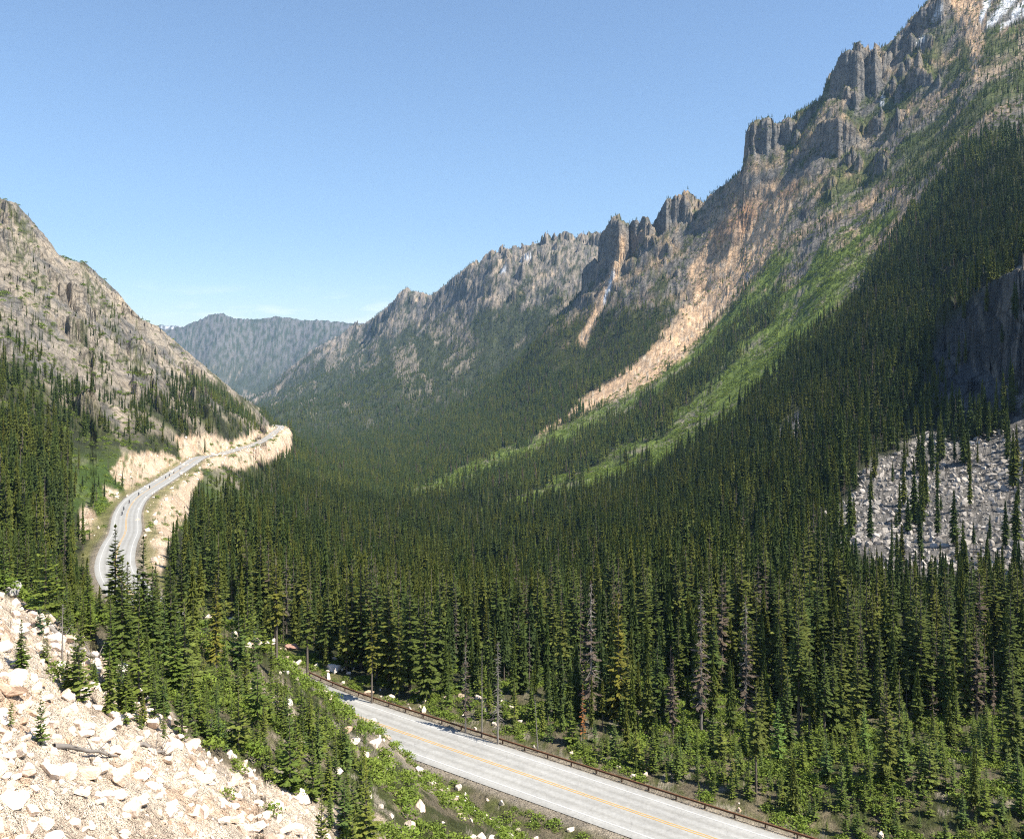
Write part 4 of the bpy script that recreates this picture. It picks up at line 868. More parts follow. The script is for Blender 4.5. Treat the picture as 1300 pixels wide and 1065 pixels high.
# ---- the trees that show largest, one object each
big = hgt / ty
onframe = (tpx > -10) & (tpx < 1310) & (HY - (tz + hgt) / ty * F < 1065)
vis_n = onframe & seen(tx, ty, tz, hgt * 0.9, 0.0)
young = (hgt < 7.5) & (ty < 240)
def top_k(mask, k):
    c = np.where(mask)[0]; return c[np.argsort(-big[c])][:k]
pick_y = top_k(vis_n & young, 230); pick_t = top_k(vis_n & ~young, 275)
single = np.zeros(len(tx), bool); single[pick_y] = True; single[pick_t] = True
for i in pick_t:
    left = tpx[i] < 125
    if left: lab, grp = 'tall dark conifer in the shaded forest at the left above the talus', 'conifers of the forest at the left edge'
    elif inner[i]: lab, grp = 'half grown conifer in the dense stand between the talus and the near road', 'conifers between the talus and the road'
    elif tpx[i] < 560: lab, grp = 'tall conifer in the front rows of the forest behind the upper guardrail', 'forest front behind the upper guardrail'
    elif tpx[i] < 960: lab, grp = 'tall dark conifer in the middle of the forest front beyond the guardrail', 'forest front beyond the guardrail middle'
    else: lab, grp = 'tall dark conifer of the forest front at the lower right', 'forest front at the lower right'
    st = random.choices(['slim', 'full', 'bare', 'thin'], [5, 3, 2, 1] if not left else [4, 5, 1, 1])[0]
    dead = (not inner[i]) and random.random() < 0.09 + 0.10 * (browny[i] > 0.35)
    if inner[i] or left: st = random.choice(['full', 'full', 'slim'])
    mt = fol_brown if dead else fol_dark
    if dead: lab, grp = lab.replace('dark ', '').replace('conifer', 'dying brown conifer'), 'dying brown ' + grp
    if not dead and not left and random.random() < 0.35: mt = fol_olive
    tree('conifer_tree', lab, 'tree', tx[i], ty[i], hgt[i], st if not dead else 'thin', 300 + i % 5, mt, grp, wide=random.uniform(0.85, 1.3), z=float(tz[i]))
for i in pick_y:
    if inner[i] and trd[i] > 25: lab, grp = 'small young fir growing among the cream boulders on the talus', 'young firs on the talus'
    elif inner[i]: lab, grp = 'small bright young fir on the bank just above the near road', 'young firs on the bank above the road'
    elif tpx[i] < 700: lab, grp = 'low young conifer growing just behind the guardrail', 'young conifers behind the guardrail'
    else: lab, grp = 'low bright young conifer in front of the tall forest at the lower right', 'young conifers at the lower right'
    tree('young_conifer', lab, 'young tree', tx[i], ty[i], hgt[i], random.choice(['young', 'young', 'soft', 'full']), 400 + i % 4, fol_young, grp, wide=random.uniform(0.8, 1.35), z=float(tz[i]), r0=0.3)

# ---- the rest of the wood as one object
def proto_collection(name, metas):
    c = bpy.data.collections.new(name)
    for k, me in enumerate(metas):
        o = bpy.data.objects.new('%s_shape_%02d' % (name, k), me); c.objects.link(o)
    return c
def joined_tree(style, seed, mat, lite=None, bk=None):
    kw = dict(STY[style]); kw.update(lite or {})
    v, q = crown_arrays(seed, **kw); tv, tq = trunk_arrays(seed)
    V, Q, mi = join([(v, q, 0), (tv, tq, 1)]); return mesh_from('conifer', V, Q, [mat, bk or bark], False, mi)
def skirts(seed, H=20.0, Rm=2.1, base=0.1, n=10, seg=9, droop=0.75, **_):
    r = np.random.default_rng(seed); V = []; Q = []
    for i in range(n):
        p = i / n; z = (base + (1 - base) * p) * H; dz = (1 - base) * H / n; rad = Rm * (1 - p) ** 0.8 * r.uniform(0.72, 1.18) * min(1, 0.6 + 3 * p) + 0.15
        a0 = r.uniform(0, 6.28); off = len(V); ox, oy = r.normal(0, 0.10 * rad, 2)
        for k in range(seg * 2):
            a = a0 + math.pi * k / seg + r.uniform(-0.1, 0.1); out = rad * (r.uniform(0.85, 1.25) if k % 2 == 0 else r.uniform(0.35, 0.62))
            V.append((0.16 * rad * math.cos(a), 0.16 * rad * math.sin(a), z + dz * r.uniform(0.9, 1.3)))
            V.append((ox + out * math.cos(a), oy + out * math.sin(a), z - droop * out * r.uniform(0.2, 0.75)))
        for k in range(seg * 2):
            j = (k + 1) % (seg * 2); Q.append((off + 2 * k, off + 2 * k + 1, off + 2 * j + 1, off + 2 * j))
    return np.array(V), np.array(Q)
def wood_tree(style, seed, mat, n, seg, kites=None, stem=True):
    kw = STY[style]; parts = [(*skirts(seed, Rm=kw['Rm'] * (0.66 if kites else 0.92), base=kw['base'], n=n, seg=seg), 0)]
    if kites: k2 = dict(kw); k2.update(kites); parts.append((*crown_arrays(seed, **k2), 0))
    if stem: parts.append((*trunk_arrays(seed, top=0.5), 1))
    V, Q, mi = join(parts); return mesh_from('conifer', V, Q, [mat, bark], False, mi)
MID = dict(whorls=20, nb=7, sprays=5, kw=0.34)
protos = []                                        # 0-5 deep, 6-11 common, 12-17 olive, near; 18-20, 21-23, 24-26 the same for far; 27 dying near, 28 dying far, 29-31 young
for mt_ in (fol_deep, fol_dark, fol_olive): protos += [wood_tree(st_, 500 + k, mt_, 14, 9, MID) for k, st_ in enumerate(['slim', 'slim', 'full', 'full', 'bare', 'thin'])]
for mt_ in (fol_deep, fol_dark, fol_olive): protos += [wood_tree(st_, 520 + k, mt_, 8, 6, None, False) for k, st_ in enumerate(['slim', 'full', 'full'])]
protos += [joined_tree('thin', 510, fol_brown, dict(whorls=17, nb=6, sprays=4)), wood_tree('thin', 530, fol_brown, 8, 5, None, False)]
protos += [joined_tree('young', 550 + k, fol_young, dict(whorls=13, nb=7, sprays=5)) for k in range(3)]

def instancer(name, pts, sca, rot, ind, coll):
    me = bpy.data.meshes.new(name); me.vertices.add(len(pts)); me.vertices.foreach_set('co', np.asarray(pts, np.float32).ravel())
    for nm, ty_, arr, key in (('sca', 'FLOAT_VECTOR', sca, 'vector'), ('rot', 'FLOAT_VECTOR', rot, 'vector'), ('ind', 'INT', ind, 'value')):
        a = me.attributes.new(nm, ty_, 'POINT'); a.data.foreach_set(key, np.asarray(arr, np.int32 if ty_ == 'INT' else np.float32).ravel())
    o = add(name, me); g = bpy.data.node_groups.new(name, 'GeometryNodeTree')
    g.interface.new_socket('Geometry', in_out='INPUT', socket_type='NodeSocketGeometry'); g.interface.new_socket('Geometry', in_out='OUTPUT', socket_type='NodeSocketGeometry')
    gi_, go = g.nodes.new('NodeGroupInput'), g.nodes.new('NodeGroupOutput'); ip = g.nodes.new('GeometryNodeInstanceOnPoints'); ci_ = g.nodes.new('GeometryNodeCollectionInfo')
    ci_.inputs['Collection'].default_value = coll; ci_.inputs['Separate Children'].default_value = True; ci_.inputs['Reset Children'].default_value = True
    def na(nm, dt):
        n = g.nodes.new('GeometryNodeInputNamedAttribute'); n.data_type = dt; n.inputs['Name'].default_value = nm; return n.outputs[0]
    L = g.links.new
    L(gi_.outputs[0], ip.inputs['Points']); L(ci_.outputs[0], ip.inputs['Instance']); ip.inputs['Pick Instance'].default_value = True
    L(na('ind', 'INT'), ip.inputs['Instance Index']); L(na('sca', 'FLOAT_VECTOR'), ip.inputs['Scale']); L(na('rot', 'FLOAT_VECTOR'), ip.inputs['Rotation']); L(ip.outputs[0], go.inputs[0])
    md = o.modifiers.new('scatter', 'NODES'); md.node_group = g; return o
r_ = ~single
n = int(r_.sum()); dd = ty[r_]; hh = hgt[r_]; ri = rng.uniform(0, 1, n)
tone = np.clip(fbm(tx[r_] / 70, dd / 70, 3, 171) * 2.2 + rng.normal(0, 0.45, n), -1, 1); tk = np.where(tone < -0.3, 0, np.where(tone < 0.38, 1, 2))
ind = np.where(dd < 1100, tk * 6 + rng.integers(0, 6, n), 18 + tk * 3 + rng.integers(0, 3, n))
brn = ri < (0.025 + 0.09 * (browny[r_] > 0.3)); ind = np.where(brn, np.where(dd < 1100, 27, 28), ind)
ind = np.where((hh < 7.5) & (dd < 260), 29 + (ri * 1000).astype(int) % 3, ind)
wd = rng.uniform(0.8, 1.35, n) * (1 + 0.25 * sstep(1200, 3500, dd)); wd = np.where((hh < 7.5) & (dd < 260), rng.uniform(0.8, 1.35, n), wd)
s_ = hh / 20.0; sca = np.stack([s_ * wd, s_ * wd, s_], 1); rot = np.stack([np.zeros(n), np.zeros(n), rng.uniform(0, 6.28, n)], 1)
wood = instancer('forest', np.stack([tx[r_], ty[r_], tz[r_]], 1), sca, rot, ind, proto_collection('conifer', protos))
tag(wood, 'dense dark green conifer forest filling the valley and climbing its slopes', 'forest', kind='stuff')
print('TREES', n, len(pick_t), len(pick_y))

# ------------------------------------------------------------------ shrubs
def shrub_mesh(seed):
    r = np.random.default_rng(seed); V = []
    for k in range(170):
        a, e = r.uniform(0, 6.28), r.uniform(-0.1, 1.5); q = r.uniform(0.45, 1.0)
        p = np.array([math.cos(a) * math.cos(e) * q, math.sin(a) * math.cos(e) * q, 0.1 + 0.8 * math.sin(e) * q])
        u = r.normal(size=3); u /= np.linalg.norm(u); v = np.cross(u, r.normal(size=3)); v /= np.linalg.norm(v); l = r.uniform(0.06, 0.15)
        V += [p - u * l, p + v * l * 0.7, p + u * l, p - v * l * 0.7]
    V = np.array(V); return mesh_from('shrub', V, np.arange(len(V)).reshape(-1, 4), [shrubm])
px_, py_ = [], []
for d0, d1, s in ((50, 200, 1.1), (200, 700, 3.0), (700, 1200, 5.0), (1200, 2300, 6.0)):
    a, b = scatter(d0, d1, s, -0.63, 0.80 if d1 < 300 else 0.63); px_.append(a); py_.append(b)
sx, sy = np.concatenate(px_), np.concatenate(py_); sz = zat(sx, sy); m = seen(sx, sy, sz, 2, 0.004); sx, sy, sz = sx[m], sy[m], sz[m]
spx, spy = sx / sy * F + CX, HY - sz / sy * F; srd = lookup(RDIST, sx, sy); SM = cover(spx, spy, sy, sx, sz, srd)
sf = np.clip(2.2 * fbm(sx / 9, sy / 9, 3, 151), -1, 1); sg = np.clip(2.2 * fbm(sx / 50, sy / 50, 3, 153), -1, 1)
sden = 0.85 * SM['strip'] * (sy > 700) * np.clip(0.6 + 0.8 * sg, 0, 1) + (sy < 200) * 0.9 * np.clip(0.45 + 1.0 * sf, 0, 1) * (1 - SM['talus']) + 0.14 * SM['talus'] * (sf > 0.35) + SM['left'] * (sy < 720) * 0.5 * (1 - SM['cut']) * np.clip(0.3 + sf, 0, 1) + 0.30 * SM['rock_r'] * (sg > 0.0) * (sy < 2300) + 0.25 * SM['cut'] * (sf > 0.55) + 0.2 * SM['rock_l'] * (sg > 0.3) * (sy < 1500)
sden[srd < 8.2] = 0; m = rng.uniform(0, 1, len(sx)) < sden; sx, sy, sz = sx[m], sy[m], sz[m]; n = len(sx)
ss = np.where(sy < 210, rng.uniform(0.35, 1.0, n) * np.where(sx > 8, 1.25, 1.0), np.where(sy < 720, rng.uniform(0.8, 2.0, n), rng.uniform(1.6, 3.6, n)))
sh = instancer('undergrowth', np.stack([sx, sy, sz], 1), np.stack([ss * 1.3, ss * 1.3, ss], 1), np.stack([np.zeros(n), np.zeros(n), rng.uniform(0, 6.28, n)], 1), rng.integers(0, 4, n), proto_collection('shrub', [shrub_mesh(k) for k in range(4)]))
tag(sh, 'bright green low bushes on avalanche tracks, road banks and talus edges', 'undergrowth', kind='stuff')
print('SHRUBS', n)

# ------------------------------------------------------------------ boulders
def stone(name, cols, var=0.0):
    m, t, b = material(name, 0.9); oi = node(t, 'ShaderNodeObjectInfo'); c = ramp(t, oi.outputs['Random'], cols)
    tc = node(t, 'ShaderNodeTexCoord')
    c = mixrgb(t, 'MULTIPLY', 0.8, c, ramp(t, noise(t, tc.outputs['Object'], 2.2, 6, 0.7), [(0.3, (0.72, 0.66, 0.60)), (0.65, (1.15, 1.15, 1.15))])); t.links.new(c, b.inputs['Base Color'])
    bm_ = node(t, 'ShaderNodeBump'); bm_.inputs['Strength'].default_value = 0.6; bm_.inputs['Distance'].default_value = 0.12; t.links.new(noise(t, tc.outputs['Object'], 4, 6, 0.7), bm_.inputs['Height']); t.links.new(bm_.outputs[0], b.inputs['Normal'])
    return m
cream = stone('cream_granite', [(0.0, (0.78, 0.67, 0.57)), (0.3, (0.84, 0.74, 0.64)), (0.6, (0.74, 0.59, 0.46)), (0.8, (0.86, 0.79, 0.72)), (0.95, (0.62, 0.44, 0.31)), (1.0, (0.42, 0.35, 0.30))])
pale = stone('pale_granite', [(0.0, (0.34, 0.315, 0.285)), (0.5, (0.46, 0.43, 0.39)), (1.0, (0.24, 0.225, 0.205))])
redst = stone('reddish_granite', [(0.0, (0.36, 0.22, 0.17)), (1.0, (0.36, 0.22, 0.17))])
greyst = stone('grey_granite', [(0.0, (0.36, 0.345, 0.325)), (1.0, (0.36, 0.345, 0.325))])
def boulder_mesh(seed, mat, cuts=18, flat=0.8):
    r = np.random.default_rng(seed); bm = bmesh.new(); bmesh.ops.create_icosphere(bm, subdivisions=3, radius=1.0)
    V = np.array([v.co[:] for v in bm.verts])
    for k in range(cuts):
        nn = r.normal(size=3); nn /= np.linalg.norm(nn); h = r.uniform(0.36, 0.74); s = V @ nn; ex = np.maximum(s - h, 0); V = V - ex[:, None] * nn
    V *= r.uniform(0.75, 1.25, 3) * np.array([1.1, 1.0, flat]); V += r.normal(0, 0.012, V.shape)
    for v, c in zip(bm.verts, V): v.co = c
    me = bpy.data.meshes.new('boulder'); bm.to_mesh(me); bm.free(); me.materials.append(mat); return me
BM = [boulder_mesh(600 + k, cream, 16 + k % 5, 0.6 + 0.08 * (k % 5)) for k in range(10)]
BP = [boulder_mesh(630 + k, pale, 17, 0.7) for k in range(6)]
bx, by, bs_, bk = [], [], [], []
def rocks(x, y, dens, size, kind):
    z = zat(x, y); m = rng.uniform(0, 1, len(x)) < dens(x, y, z); x, y = x[m], y[m]
    bx.append(x); by.append(y); bs_.append(size(len(x))); bk.append(np.full(len(x), kind))
def cov(x, y, z): return cover(x / y * F + CX, HY - z / y * F, y, x, z, lookup(RDIST, x, y))
pw = lambda lo, hi, p: (lambda n: lo + (hi - lo) * rng.uniform(0, 1, n) ** p)
x, y = scatter(26, 125, 0.62, -0.66, -0.02); rocks(x, y, lambda a, b, z: 0.85 * cov(a, b, z)['talus'] * np.clip(0.75 + 1.2 * fbm(a / 5, b / 5, 3, 169), 0.15, 1), pw(0.10, 0.62, 2.6), 0)
x, y = scatter(26, 125, 1.6, -0.66, -0.02); rocks(x, y, lambda a, b, z: 0.9 * cov(a, b, z)['talus'] * np.clip(0.5 + 1.5 * fbm(a / 9, b / 9, 3, 161), 0.1, 1), pw(0.3, 0.92, 2.6), 0)
x, y = scatter(70, 215, 2.2, -0.62, 0.02); rocks(x, y, lambda a, b, z: np.where(a / b * F + CX > 300, 0.85, 0.42) * np.clip(0.35 + 2.0 * fbm(a / 8, b / 8, 3, 163), 0, 1) * (lookup(RDIST, a, b) > 7.5) * (1 - cov(a, b, z)['talus']) * (z > -63.5), pw(0.25, 1.1, 2.2), 0)
x, y = scatter(105, 220, 1.6, -0.5, 0.45); rocks(x, y, lambda a, b, z: 0.22 * (lookup(RDIST, a, b) > 7.8) * (lookup(RDIST, a, b) < 14) * np.clip(0.4 + 1.6 * fbm(a / 11, b / 11, 3, 167), 0, 1), pw(0.2, 0.9, 2.4), 0)
x, y = scatter(200, 700, 3.0, 0.28, 0.66); rocks(x, y, lambda a, b, z: 0.9 * cov(a, b, z)['boulder'], pw(0.6, 2.2, 2.2), 1)
x, y = scatter(240, 1700, 5.0, -0.56, -0.24); rocks(x, y, lambda a, b, z: 0.35 * cov(a, b, z)['cut'], pw(0.4, 1.8, 3.0), 0)
bx, by, bs_, bk = (np.concatenate(v) for v in (bx, by, bs_, bk)); bz = zat(bx, by)
m = seen(bx, by, bz, bs_, 0.004); bx, by, bz, bs_, bk = bx[m], by[m], bz[m], bs_[m], bk[m]
bpx = bx / by * F + CX; bpy_ = HY - bz / by * F
vis = (bpx > -5) & (bpx < 1305) & (bpy_ < 1068) & seen(bx, by, bz, bs_ * 0.6, 0)
pick = np.where(vis)[0]; pick = pick[np.argsort(-(bs_ / by)[pick])][:270]
bsing = np.zeros(len(bx), bool); bsing[pick] = True
def boulder(label, x, y, s, me, group=None, sc=(1, 1, 1), sink=0.25, rot=None):
    o = add('boulder', me); o.location = (x, y, float(zat(x, y)[0]) + s * (0.5 - sink) * sc[2]); o.scale = (s * sc[0], s * sc[1], s * sc[2])
    o.rotation_euler = rot or (random.uniform(-0.4, 0.4), random.uniform(-0.4, 0.4), random.uniform(0, 6.28)); return tag(o, label, 'boulder', group)
for i in pick:
    if bk[i] == 1: lab, grp = 'pale grey boulder on the boulder slope under the dark cliff', 'boulders under the dark cliff'
    elif bpx[i] < 300 and by[i] < 125 and lookup(RDIST, bx[i:i + 1], by[i:i + 1])[0] > 22: lab, grp = 'cream angular boulder lying on the talus slope at the lower left', 'cream boulders of the talus slope'
    else: lab, grp = 'cream boulder lying beside the near road among low green plants', 'boulders beside the near road'
    boulder(lab, bx[i], by[i], bs_[i], BM[i % 10] if bk[i] == 0 else BP[i % 6], grp)
q_ = ~bsing; n = int(q_.sum()); s_ = bs_[q_]
rub = instancer('rubble', np.stack([bx[q_], by[q_], bz[q_] + 0.15 * s_], 1), np.stack([s_ * rng.uniform(0.8, 1.3, n), s_ * rng.uniform(0.8, 1.3, n), s_ * rng.uniform(0.7, 1.2, n)], 1), rng.uniform(-3, 3, (n, 3)), np.where(bk[q_] == 0, rng.integers(0, 10, n), 10 + rng.integers(0, 6, n)), proto_collection('stone', BM + BP))
tag(rub, 'loose broken stones covering the talus, the boulder slope and the road cuts', 'rubble', kind='stuff')
print('ROCKS', n, [(int(((bk == 1) & (by > a) & (by < a + 60)).sum())) for a in range(180, 700, 60)])
RED = boulder_mesh(671, redst, 14, 0.9); GREY = boulder_mesh(672, greyst, 16, 0.8)
def big_boulder(label, px, py, wpx, me, sc=(1, 1, 1), **k):
    x, y = at_px(px, py); boulder(label, x, y, wpx / 2.0 / F * y, me, None, sc, **k)
big_boulder('reddish brown boulder in the shade between two bare trunks behind the road', 370, 824, 17, RED)
big_boulder('smooth grey rock slab between the talus and the dark trees at the left edge', 8, 752, 44, GREY, (1, 1, 0.9), sink=0.55)
big_boulder('large pale boulder at the roadside under the drooping fir', 322, 822, 26, BM[3])
big_boulder('white pointed boulder beside the pine with the bare trunk', 338, 818, 15, BM[5])
big_boulder('large cream boulder at the left end of the roadside boulders', 298, 812, 24, BM[7])
big_boulder('flat cream slab standing out of the talus at the left edge', 8, 880, 44, BM[1], (1.2, 1, 0.7))
big_boulder('long slanting cream slab beside the lopsided young fir', 30, 918, 34, BM[4], (1.6, 0.8, 0.5))
big_boulder('white block of rock between the young firs on the talus', 155, 875, 14, BM[2])

rb = random.Random(77)
for k in range(15):
    i = int(np.argmin(np.abs(RC[:, 1] - rb.uniform(158, 214)))); n_ = np.array([tang[i, 1], -tang[i, 0]]); n_ = n_ if n_[1] > 0 else -n_
    if n_[0] < 0 and RC[i, 0] > -60: n_ = n_
    o_ = rb.uniform(8.0, 13.0); boulder('large pale boulder in the row along the outer roadside behind the young firs', RC[i, 0] + n_[0] * o_, RC[i, 1] + n_[1] * o_, rb.uniform(0.5, 1.5), BM[k % 10], 'row of pale boulders along the outer roadside')

# ------------------------------------------------------------------ fallen logs
def log(label, p0, p1, r0, seed):
    x0, y0 = at_px(*p0); x1, y1 = at_px(*p1); a = Vector((x0, y0, float(zat(x0, y0)[0]) + r0 * 1.2)); b = Vector((x1, y1, float(zat(x1, y1)[0]) + r0))
    r = np.random.default_rng(seed); n = 7; pts = [(b - a) * (k / (n - 1)) + Vector(r.normal(0, 0.05, 3)) for k in range(n)]; rad = [r0 * (1 - 0.6 * k / (n - 1)) for k in range(n)]
    parts = [(*tube(pts, rad, 8), 0)]
    for k in range(9):
        s = r.uniform(0.25, 0.95); p = (b - a) * s; d = Vector(r.normal(size=3)); d.z = abs(d.z); d.normalize(); parts.append((*tube([p, p + d * r.uniform(0.4, 1.3)], [r0 * 0.28, r0 * 0.06], 4), 0))
    V, Q, _ = join(parts); o = add('fallen_log', mesh_from('fallen_log', V, Q, [greywood], True)); o.location = a; return tag(o, label, 'log', 'bleached logs on the talus')
log('long bleached fallen log running down from the broken snag on the talus', (62, 800), (104, 832), 0.17, 1)
log('bleached fallen log lying across the top of the dark green firs on the talus', (98, 826), (140, 846), 0.15, 2)
log('pale fallen log below the tall dark trees, nearest the road', (138, 846), (176, 862), 0.16, 3)
log('thin bleached log lying under the other logs beside a green bush', (140, 855), (172, 864), 0.10, 4)
log('grey weathered log half buried in the stones low on the talus', (70, 950), (150, 962), 0.14, 5)
log('short dark log in the hollow of the talus near the bottom', (176, 946), (212, 962), 0.13, 6)

# ------------------------------------------------------------------ vehicles and riders on the far bend
def poly_mesh(name, parts, mats):
    V, Q, mi = join(parts); return mesh_from(name, V, Q, mats, False, mi)
def box_arr(c, s, taper=0.0):
    x, y, z = c; a, b, h = s[0] / 2, s[1] / 2, s[2] / 2; t = 1 - taper
    V = np.array([(x + sx * a * (t if sz > 0 else 1), y + sy * b * (t if sz > 0 else 1), z + sz * h) for sz in (-1, 1) for sx, sy in ((-1, -1), (1, -1), (1, 1), (-1, 1))])
    return V, np.array([(3, 2, 1, 0), (4, 5, 6, 7), (0, 1, 5, 4), (1, 2, 6, 5), (2, 3, 7, 6), (3, 0, 4, 7)])
def wheel_arr(c, rad, wid, axis='x'):
    p = [(-wid / 2, rad * 0.86), (-wid / 4, rad), (wid / 4, rad), (wid / 2, rad * 0.86), (wid / 2, rad * 0.55), (-wid / 2, rad * 0.55)]; V = []
    for k in range(16):
        a = 6.2832 * k / 16
        for o, r in p: V.append((c[0] + o, c[1] + r * math.cos(a), c[2] + r * math.sin(a)))
    ii = np.arange(96).reshape(16, 6); q = np.stack([ii, np.roll(ii, -1, 1), np.roll(np.roll(ii, -1, 1), -1, 0), np.roll(ii, -1, 0)], 2).reshape(-1, 4); return np.array(V), q
black = simple('black_rubber', (0.02, 0.02, 0.02), 0.6, 0.2); chrome, _t, _b = material('chrome', 0.25); _b.inputs['Metallic'].default_value = 0.9; _b.inputs['Base Color'].default_value = (0.6, 0.6, 0.62, 1)
paints = [simple('paint_dark_blue', (0.02, 0.03, 0.09), 0.3, 0.05), simple('paint_black', (0.015, 0.015, 0.017), 0.3, 0.05), simple('paint_dark_red', (0.12, 0.02, 0.02), 0.3, 0.05)]
cloth = simple('dark_clothing', (0.025, 0.027, 0.035), 0.9, 0.3, 6); skinm = simple('skin', (0.5, 0.33, 0.25), 0.6, 0.05); helm = simple('helmet', (0.03, 0.03, 0.035), 0.25, 0.05)
def ell(c, s, n=10, m_=7):
    V = [(c[0] + s[0] * math.cos(6.2832 * k / n) * math.sin(math.pi * (j + .02) / (m_ - .96)), c[1] + s[1] * math.sin(6.2832 * k / n) * math.sin(math.pi * (j + .02) / (m_ - .96)), c[2] - s[2] * math.cos(math.pi * j / (m_ - 1))) for j in range(m_) for k in range(n)]
    ii = np.arange(n * m_).reshape(m_, n); jj = np.roll(ii, -1, 1); return np.array(V), np.stack([ii[:-1], jj[:-1], jj[1:], ii[1:]], 2).reshape(-1, 4)
wheel_me = poly_mesh('wheel', [(*wheel_arr((0, 0, 0), 0.32, 0.15), 0), (*ell((0, 0, 0), (0.07, 0.1, 0.1)), 1)] + [(*tube([(0, 0, 0), (0, 0.2 * math.cos(a), 0.2 * math.sin(a))], [0.02, 0.02], 4), 1) for a in np.linspace(0, 6.28, 7)[:-1]], [black, chrome])
def bike_body(paint):
    return poly_mesh('body', [(*tube([(0, -0.75, 0.62), (0, -0.4, 0.55), (0, 0.1, 0.5), (0, 0.45, 0.72)], [0.12, 0.17, 0.2, 0.1], 8), 0), (*ell((0, 0.22, 0.86), (0.16, 0.32, 0.15)), 0), (*ell((0, 0, 0.45), (0.2, 0.25, 0.2)), 1),
        (*tube([(0.09, 0.72, 0.33), (0.09, 0.45, 0.95)], [0.03, 0.03], 6), 1), (*tube([(-0.09, 0.72, 0.33), (-0.09, 0.45, 0.95)], [0.03, 0.03], 6), 1), (*tube([(0.16, -0.75, 0.38), (0.18, 0.1, 0.34)], [0.05, 0.04], 6), 1), (*ell((0, -0.78, 0.62), (0.12, 0.24, 0.1)), 0)], [paint, chrome])
saddle_me = poly_mesh('saddle', [(*ell((0, -0.32, 0.82), (0.15, 0.38, 0.08)), 0)], [black])
bars_me = poly_mesh('handlebar', [(*tube([(-0.38, 0.28, 1.06), (-0.2, 0.42, 1.04), (0.2, 0.42, 1.04), (0.38, 0.28, 1.06)], [0.02] * 4, 6), 0)], [chrome])
lamp_me = poly_mesh('headlight', [(*ell((0, 0.62, 0.88), (0.1, 0.08, 0.1)), 0)], [chrome])
bodies = [bike_body(p) for p in paints]
def skin_body(name, joints, edges, mats):
    me = bpy.data.meshes.new(name); me.from_pydata([j[0] for j in joints], edges, []); o = bpy.data.objects.new(name, me)
    COL.objects.link(o); md = o.modifiers.new('skin', 'SKIN'); 
    lay = me.skin_vertices[0] if me.skin_vertices else None
    if lay is None:
        bpy.context.view_layer.objects.active = o; bpy.ops.mesh.customdata_skin_add(); lay = me.skin_vertices[0]
    for k, j in enumerate(joints): lay.data[k].radius = (j[1], j[1]); lay.data[k].use_root = (k == 0)
    o.modifiers.new('smooth', 'SUBSURF').levels = 1; dg = bpy.context.evaluated_depsgraph_get(); out = bpy.data.meshes.new_from_object(o.evaluated_get(dg)); bpy.data.objects.remove(o)
    out.materials.clear(); [out.materials.append(m) for m in mats]; out.name = name; return out
rj = [((0, -0.30, 0.98), .15), ((0, -0.22, 1.22), .16), ((0, -0.12, 1.44), .17), ((0, -0.07, 1.56), .06), ((0, -0.05, 1.66), .085), ((0, -0.04, 1.76), .08)]
re = [(0, 1), (1, 2), (2, 3), (3, 4), (4, 5)]
for s in (-1, 1):
    b0 = len(rj); rj += [((s * 0.2, -0.1, 1.42), .07), ((s * 0.34, 0.02, 1.2), .05), ((s * 0.33, 0.24, 1.1), .04), ((s * 0.33, 0.31, 1.08), .04), ((s * 0.14, -0.15, 0.92), .1), ((s * 0.26, 0.18, 0.88), .075), ((s * 0.24, 0.06, 0.48), .055), ((s * 0.24, 0.2, 0.36), .05)]
    re += [(2, b0), (b0, b0 + 1), (b0 + 1, b0 + 2), (b0 + 2, b0 + 3), (0, b0 + 4), (b0 + 4, b0 + 5), (b0 + 5, b0 + 6), (b0 + 6, b0 + 7)]
rider_me = skin_body('person', rj, re, [cloth])
helm_me = poly_mesh('helmet', [(*ell((0, -0.04, 1.70), (0.13, 0.155, 0.15), 14, 9), 0)], [helm])
face_me = poly_mesh('visor', [(*ell((0, 0.04, 1.69), (0.10, 0.09, 0.07)), 0)], [skinm])
def road_at(px, py):
    q = np.array([RC[:, 0] / RC[:, 1] * F + CX, HY - RC[:, 2] / RC[:, 1] * F]).T; k = int(np.argmin((q[:, 0] - px) ** 2 + (q[:, 1] - py) ** 2)); return k
BIKES = [((155.6, 652), 'motorcycle nearest the viewer at the tail of the column'), ((157.7, 645), 'motorcycle second from the near end of the column'), ((164.4, 636), 'lone motorcycle third from the near end of the column'), ((176.3, 627), 'motorcycle fourth from the near end, beside the green verge'), ((190, 618), 'motorcycle fifth from the near end, beside the cut bank'),
         ((210.4, 606), 'motorcycle at the left of the tight pair beyond the bend'), ((215, 604), 'motorcycle at the right of the tight pair beyond the bend'), ((220.7, 600), 'motorcycle second from the far end of the column'), ((228.5, 597), 'motorcycle leading the column at its far end')]
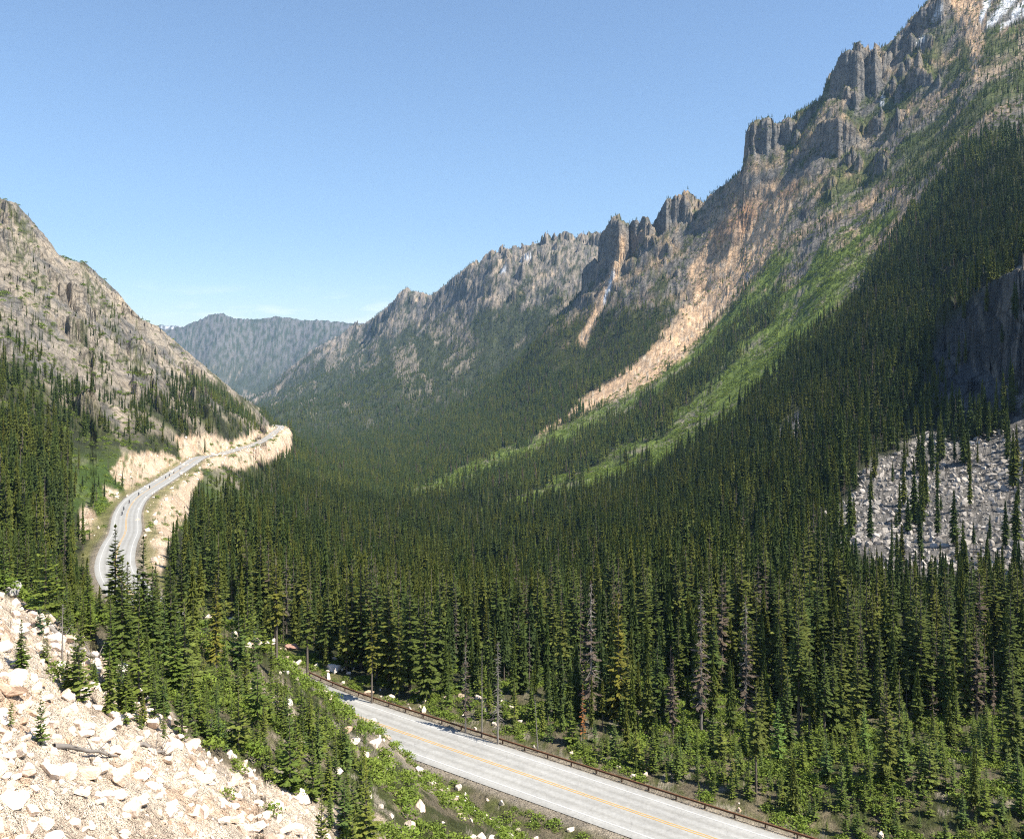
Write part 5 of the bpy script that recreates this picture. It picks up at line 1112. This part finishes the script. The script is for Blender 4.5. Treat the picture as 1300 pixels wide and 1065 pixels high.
for i, ((px, py), lab) in enumerate(BIKES):
    k = road_at(px, py); t2 = tang[k]; n2_ = np.array([t2[1], -t2[0]]); d = RC[k, 1]
    off = ((px - CX) / F * d - RC[k, 0]); x, y, z = RC[k, 0] + n2_[0] * np.clip(off, -3, 3) * np.sign(n2_[0]) , RC[k, 1] + n2_[1] * np.clip(off, -3, 3) * np.sign(n2_[0]), RC[k, 2]
    yaw = math.atan2(t2[1], t2[0]) - math.pi / 2
    o = bpy.data.objects.new('motorcycle', None); COL.objects.link(o); o.location = (x, y, z); o.rotation_euler.z = yaw; o.empty_display_size = 0.5
    tag(o, lab, 'motorcycle', 'motorcycles riding round the far bend')
    add('body', bodies[i % 3], o); add('saddle', saddle_me, o); add('handlebar', bars_me, o); add('headlight', lamp_me, o)
    for yy in (-0.72, 0.72): add('wheel', wheel_me, o).location = (0, yy, 0.33)
    p = add('person', rider_me); p.location = (x, y, z); p.rotation_euler.z = yaw; add('helmet', helm_me, p); add('visor', face_me, p)
    tag(p, 'dark clad rider on the ' + lab, 'person', 'motorcycle riders on the far bend')
k = road_at(303, 570); x, y, z = RC[k] ; yaw = math.atan2(tang[k, 1], tang[k, 0]) - math.pi / 2; n2_ = np.array([tang[k, 1], -tang[k, 0]]); x, y = x - 1.8 * n2_[0], y - 1.8 * n2_[1]
wpaint = simple('paint_white', (0.75, 0.75, 0.74), 0.35, 0.03); glassm, _t, _b = material('dark_glass', 0.08); _b.inputs['Base Color'].default_value = (0.02, 0.025, 0.03, 1)
o = bpy.data.objects.new('parked_van', None); o.name = 'van'; COL.objects.link(o); o.location = (x, y, z); o.rotation_euler.z = yaw
tag(o, 'small white van on the far straight between the cream cut banks', 'van')
add('body', poly_mesh('body', [(*box_arr((0, 0, 0.75), (1.95, 5.0, 0.8)), 0), (*box_arr((0, -0.3, 1.62), (1.9, 4.0, 0.95), 0.08), 0)], [wpaint]), o)
add('windscreen', poly_mesh('windscreen', [(*box_arr((0, 1.66, 1.6), (1.55, 0.1, 0.6)), 0)], [glassm]), o)
for s in (-1, 1): add('side_window', poly_mesh('side_window', [(*box_arr((s * 0.93, 0.4, 1.65), (0.06, 2.2, 0.5)), 0)], [glassm]), o)
for sx in (-0.9, 0.9):
    for sy in (-1.6, 1.6): add('wheel', wheel_me, o).location = (sx, sy, 0.33)

# ------------------------------------------------------------------ air
bm = bmesh.new(); bmesh.ops.create_cube(bm, size=1); hz = bpy.data.meshes.new('haze'); bm.to_mesh(hz); bm.free()
hm = bpy.data.materials.new('haze'); hm.use_nodes = True; t = hm.node_tree; t.nodes.remove(t.nodes['Principled BSDF'])
pv = node(t, 'ShaderNodeVolumePrincipled'); pv.inputs['Density'].default_value = 3.3e-5; pv.inputs['Color'].default_value = (0.40, 0.66, 1.0, 1); pv.inputs['Anisotropy'].default_value = 0.0
t.links.new(pv.outputs[0], t.nodes['Material Output'].inputs['Volume']); hz.materials.append(hm)
ho = add('haze', hz); zt = float(Z.max()) + 30; zb = float(Z.min()) - 1; ho.scale = (30000, 18200, zt - zb); ho.location = (0, 8500, (zt + zb) / 2); tag(ho, kind='stuff')
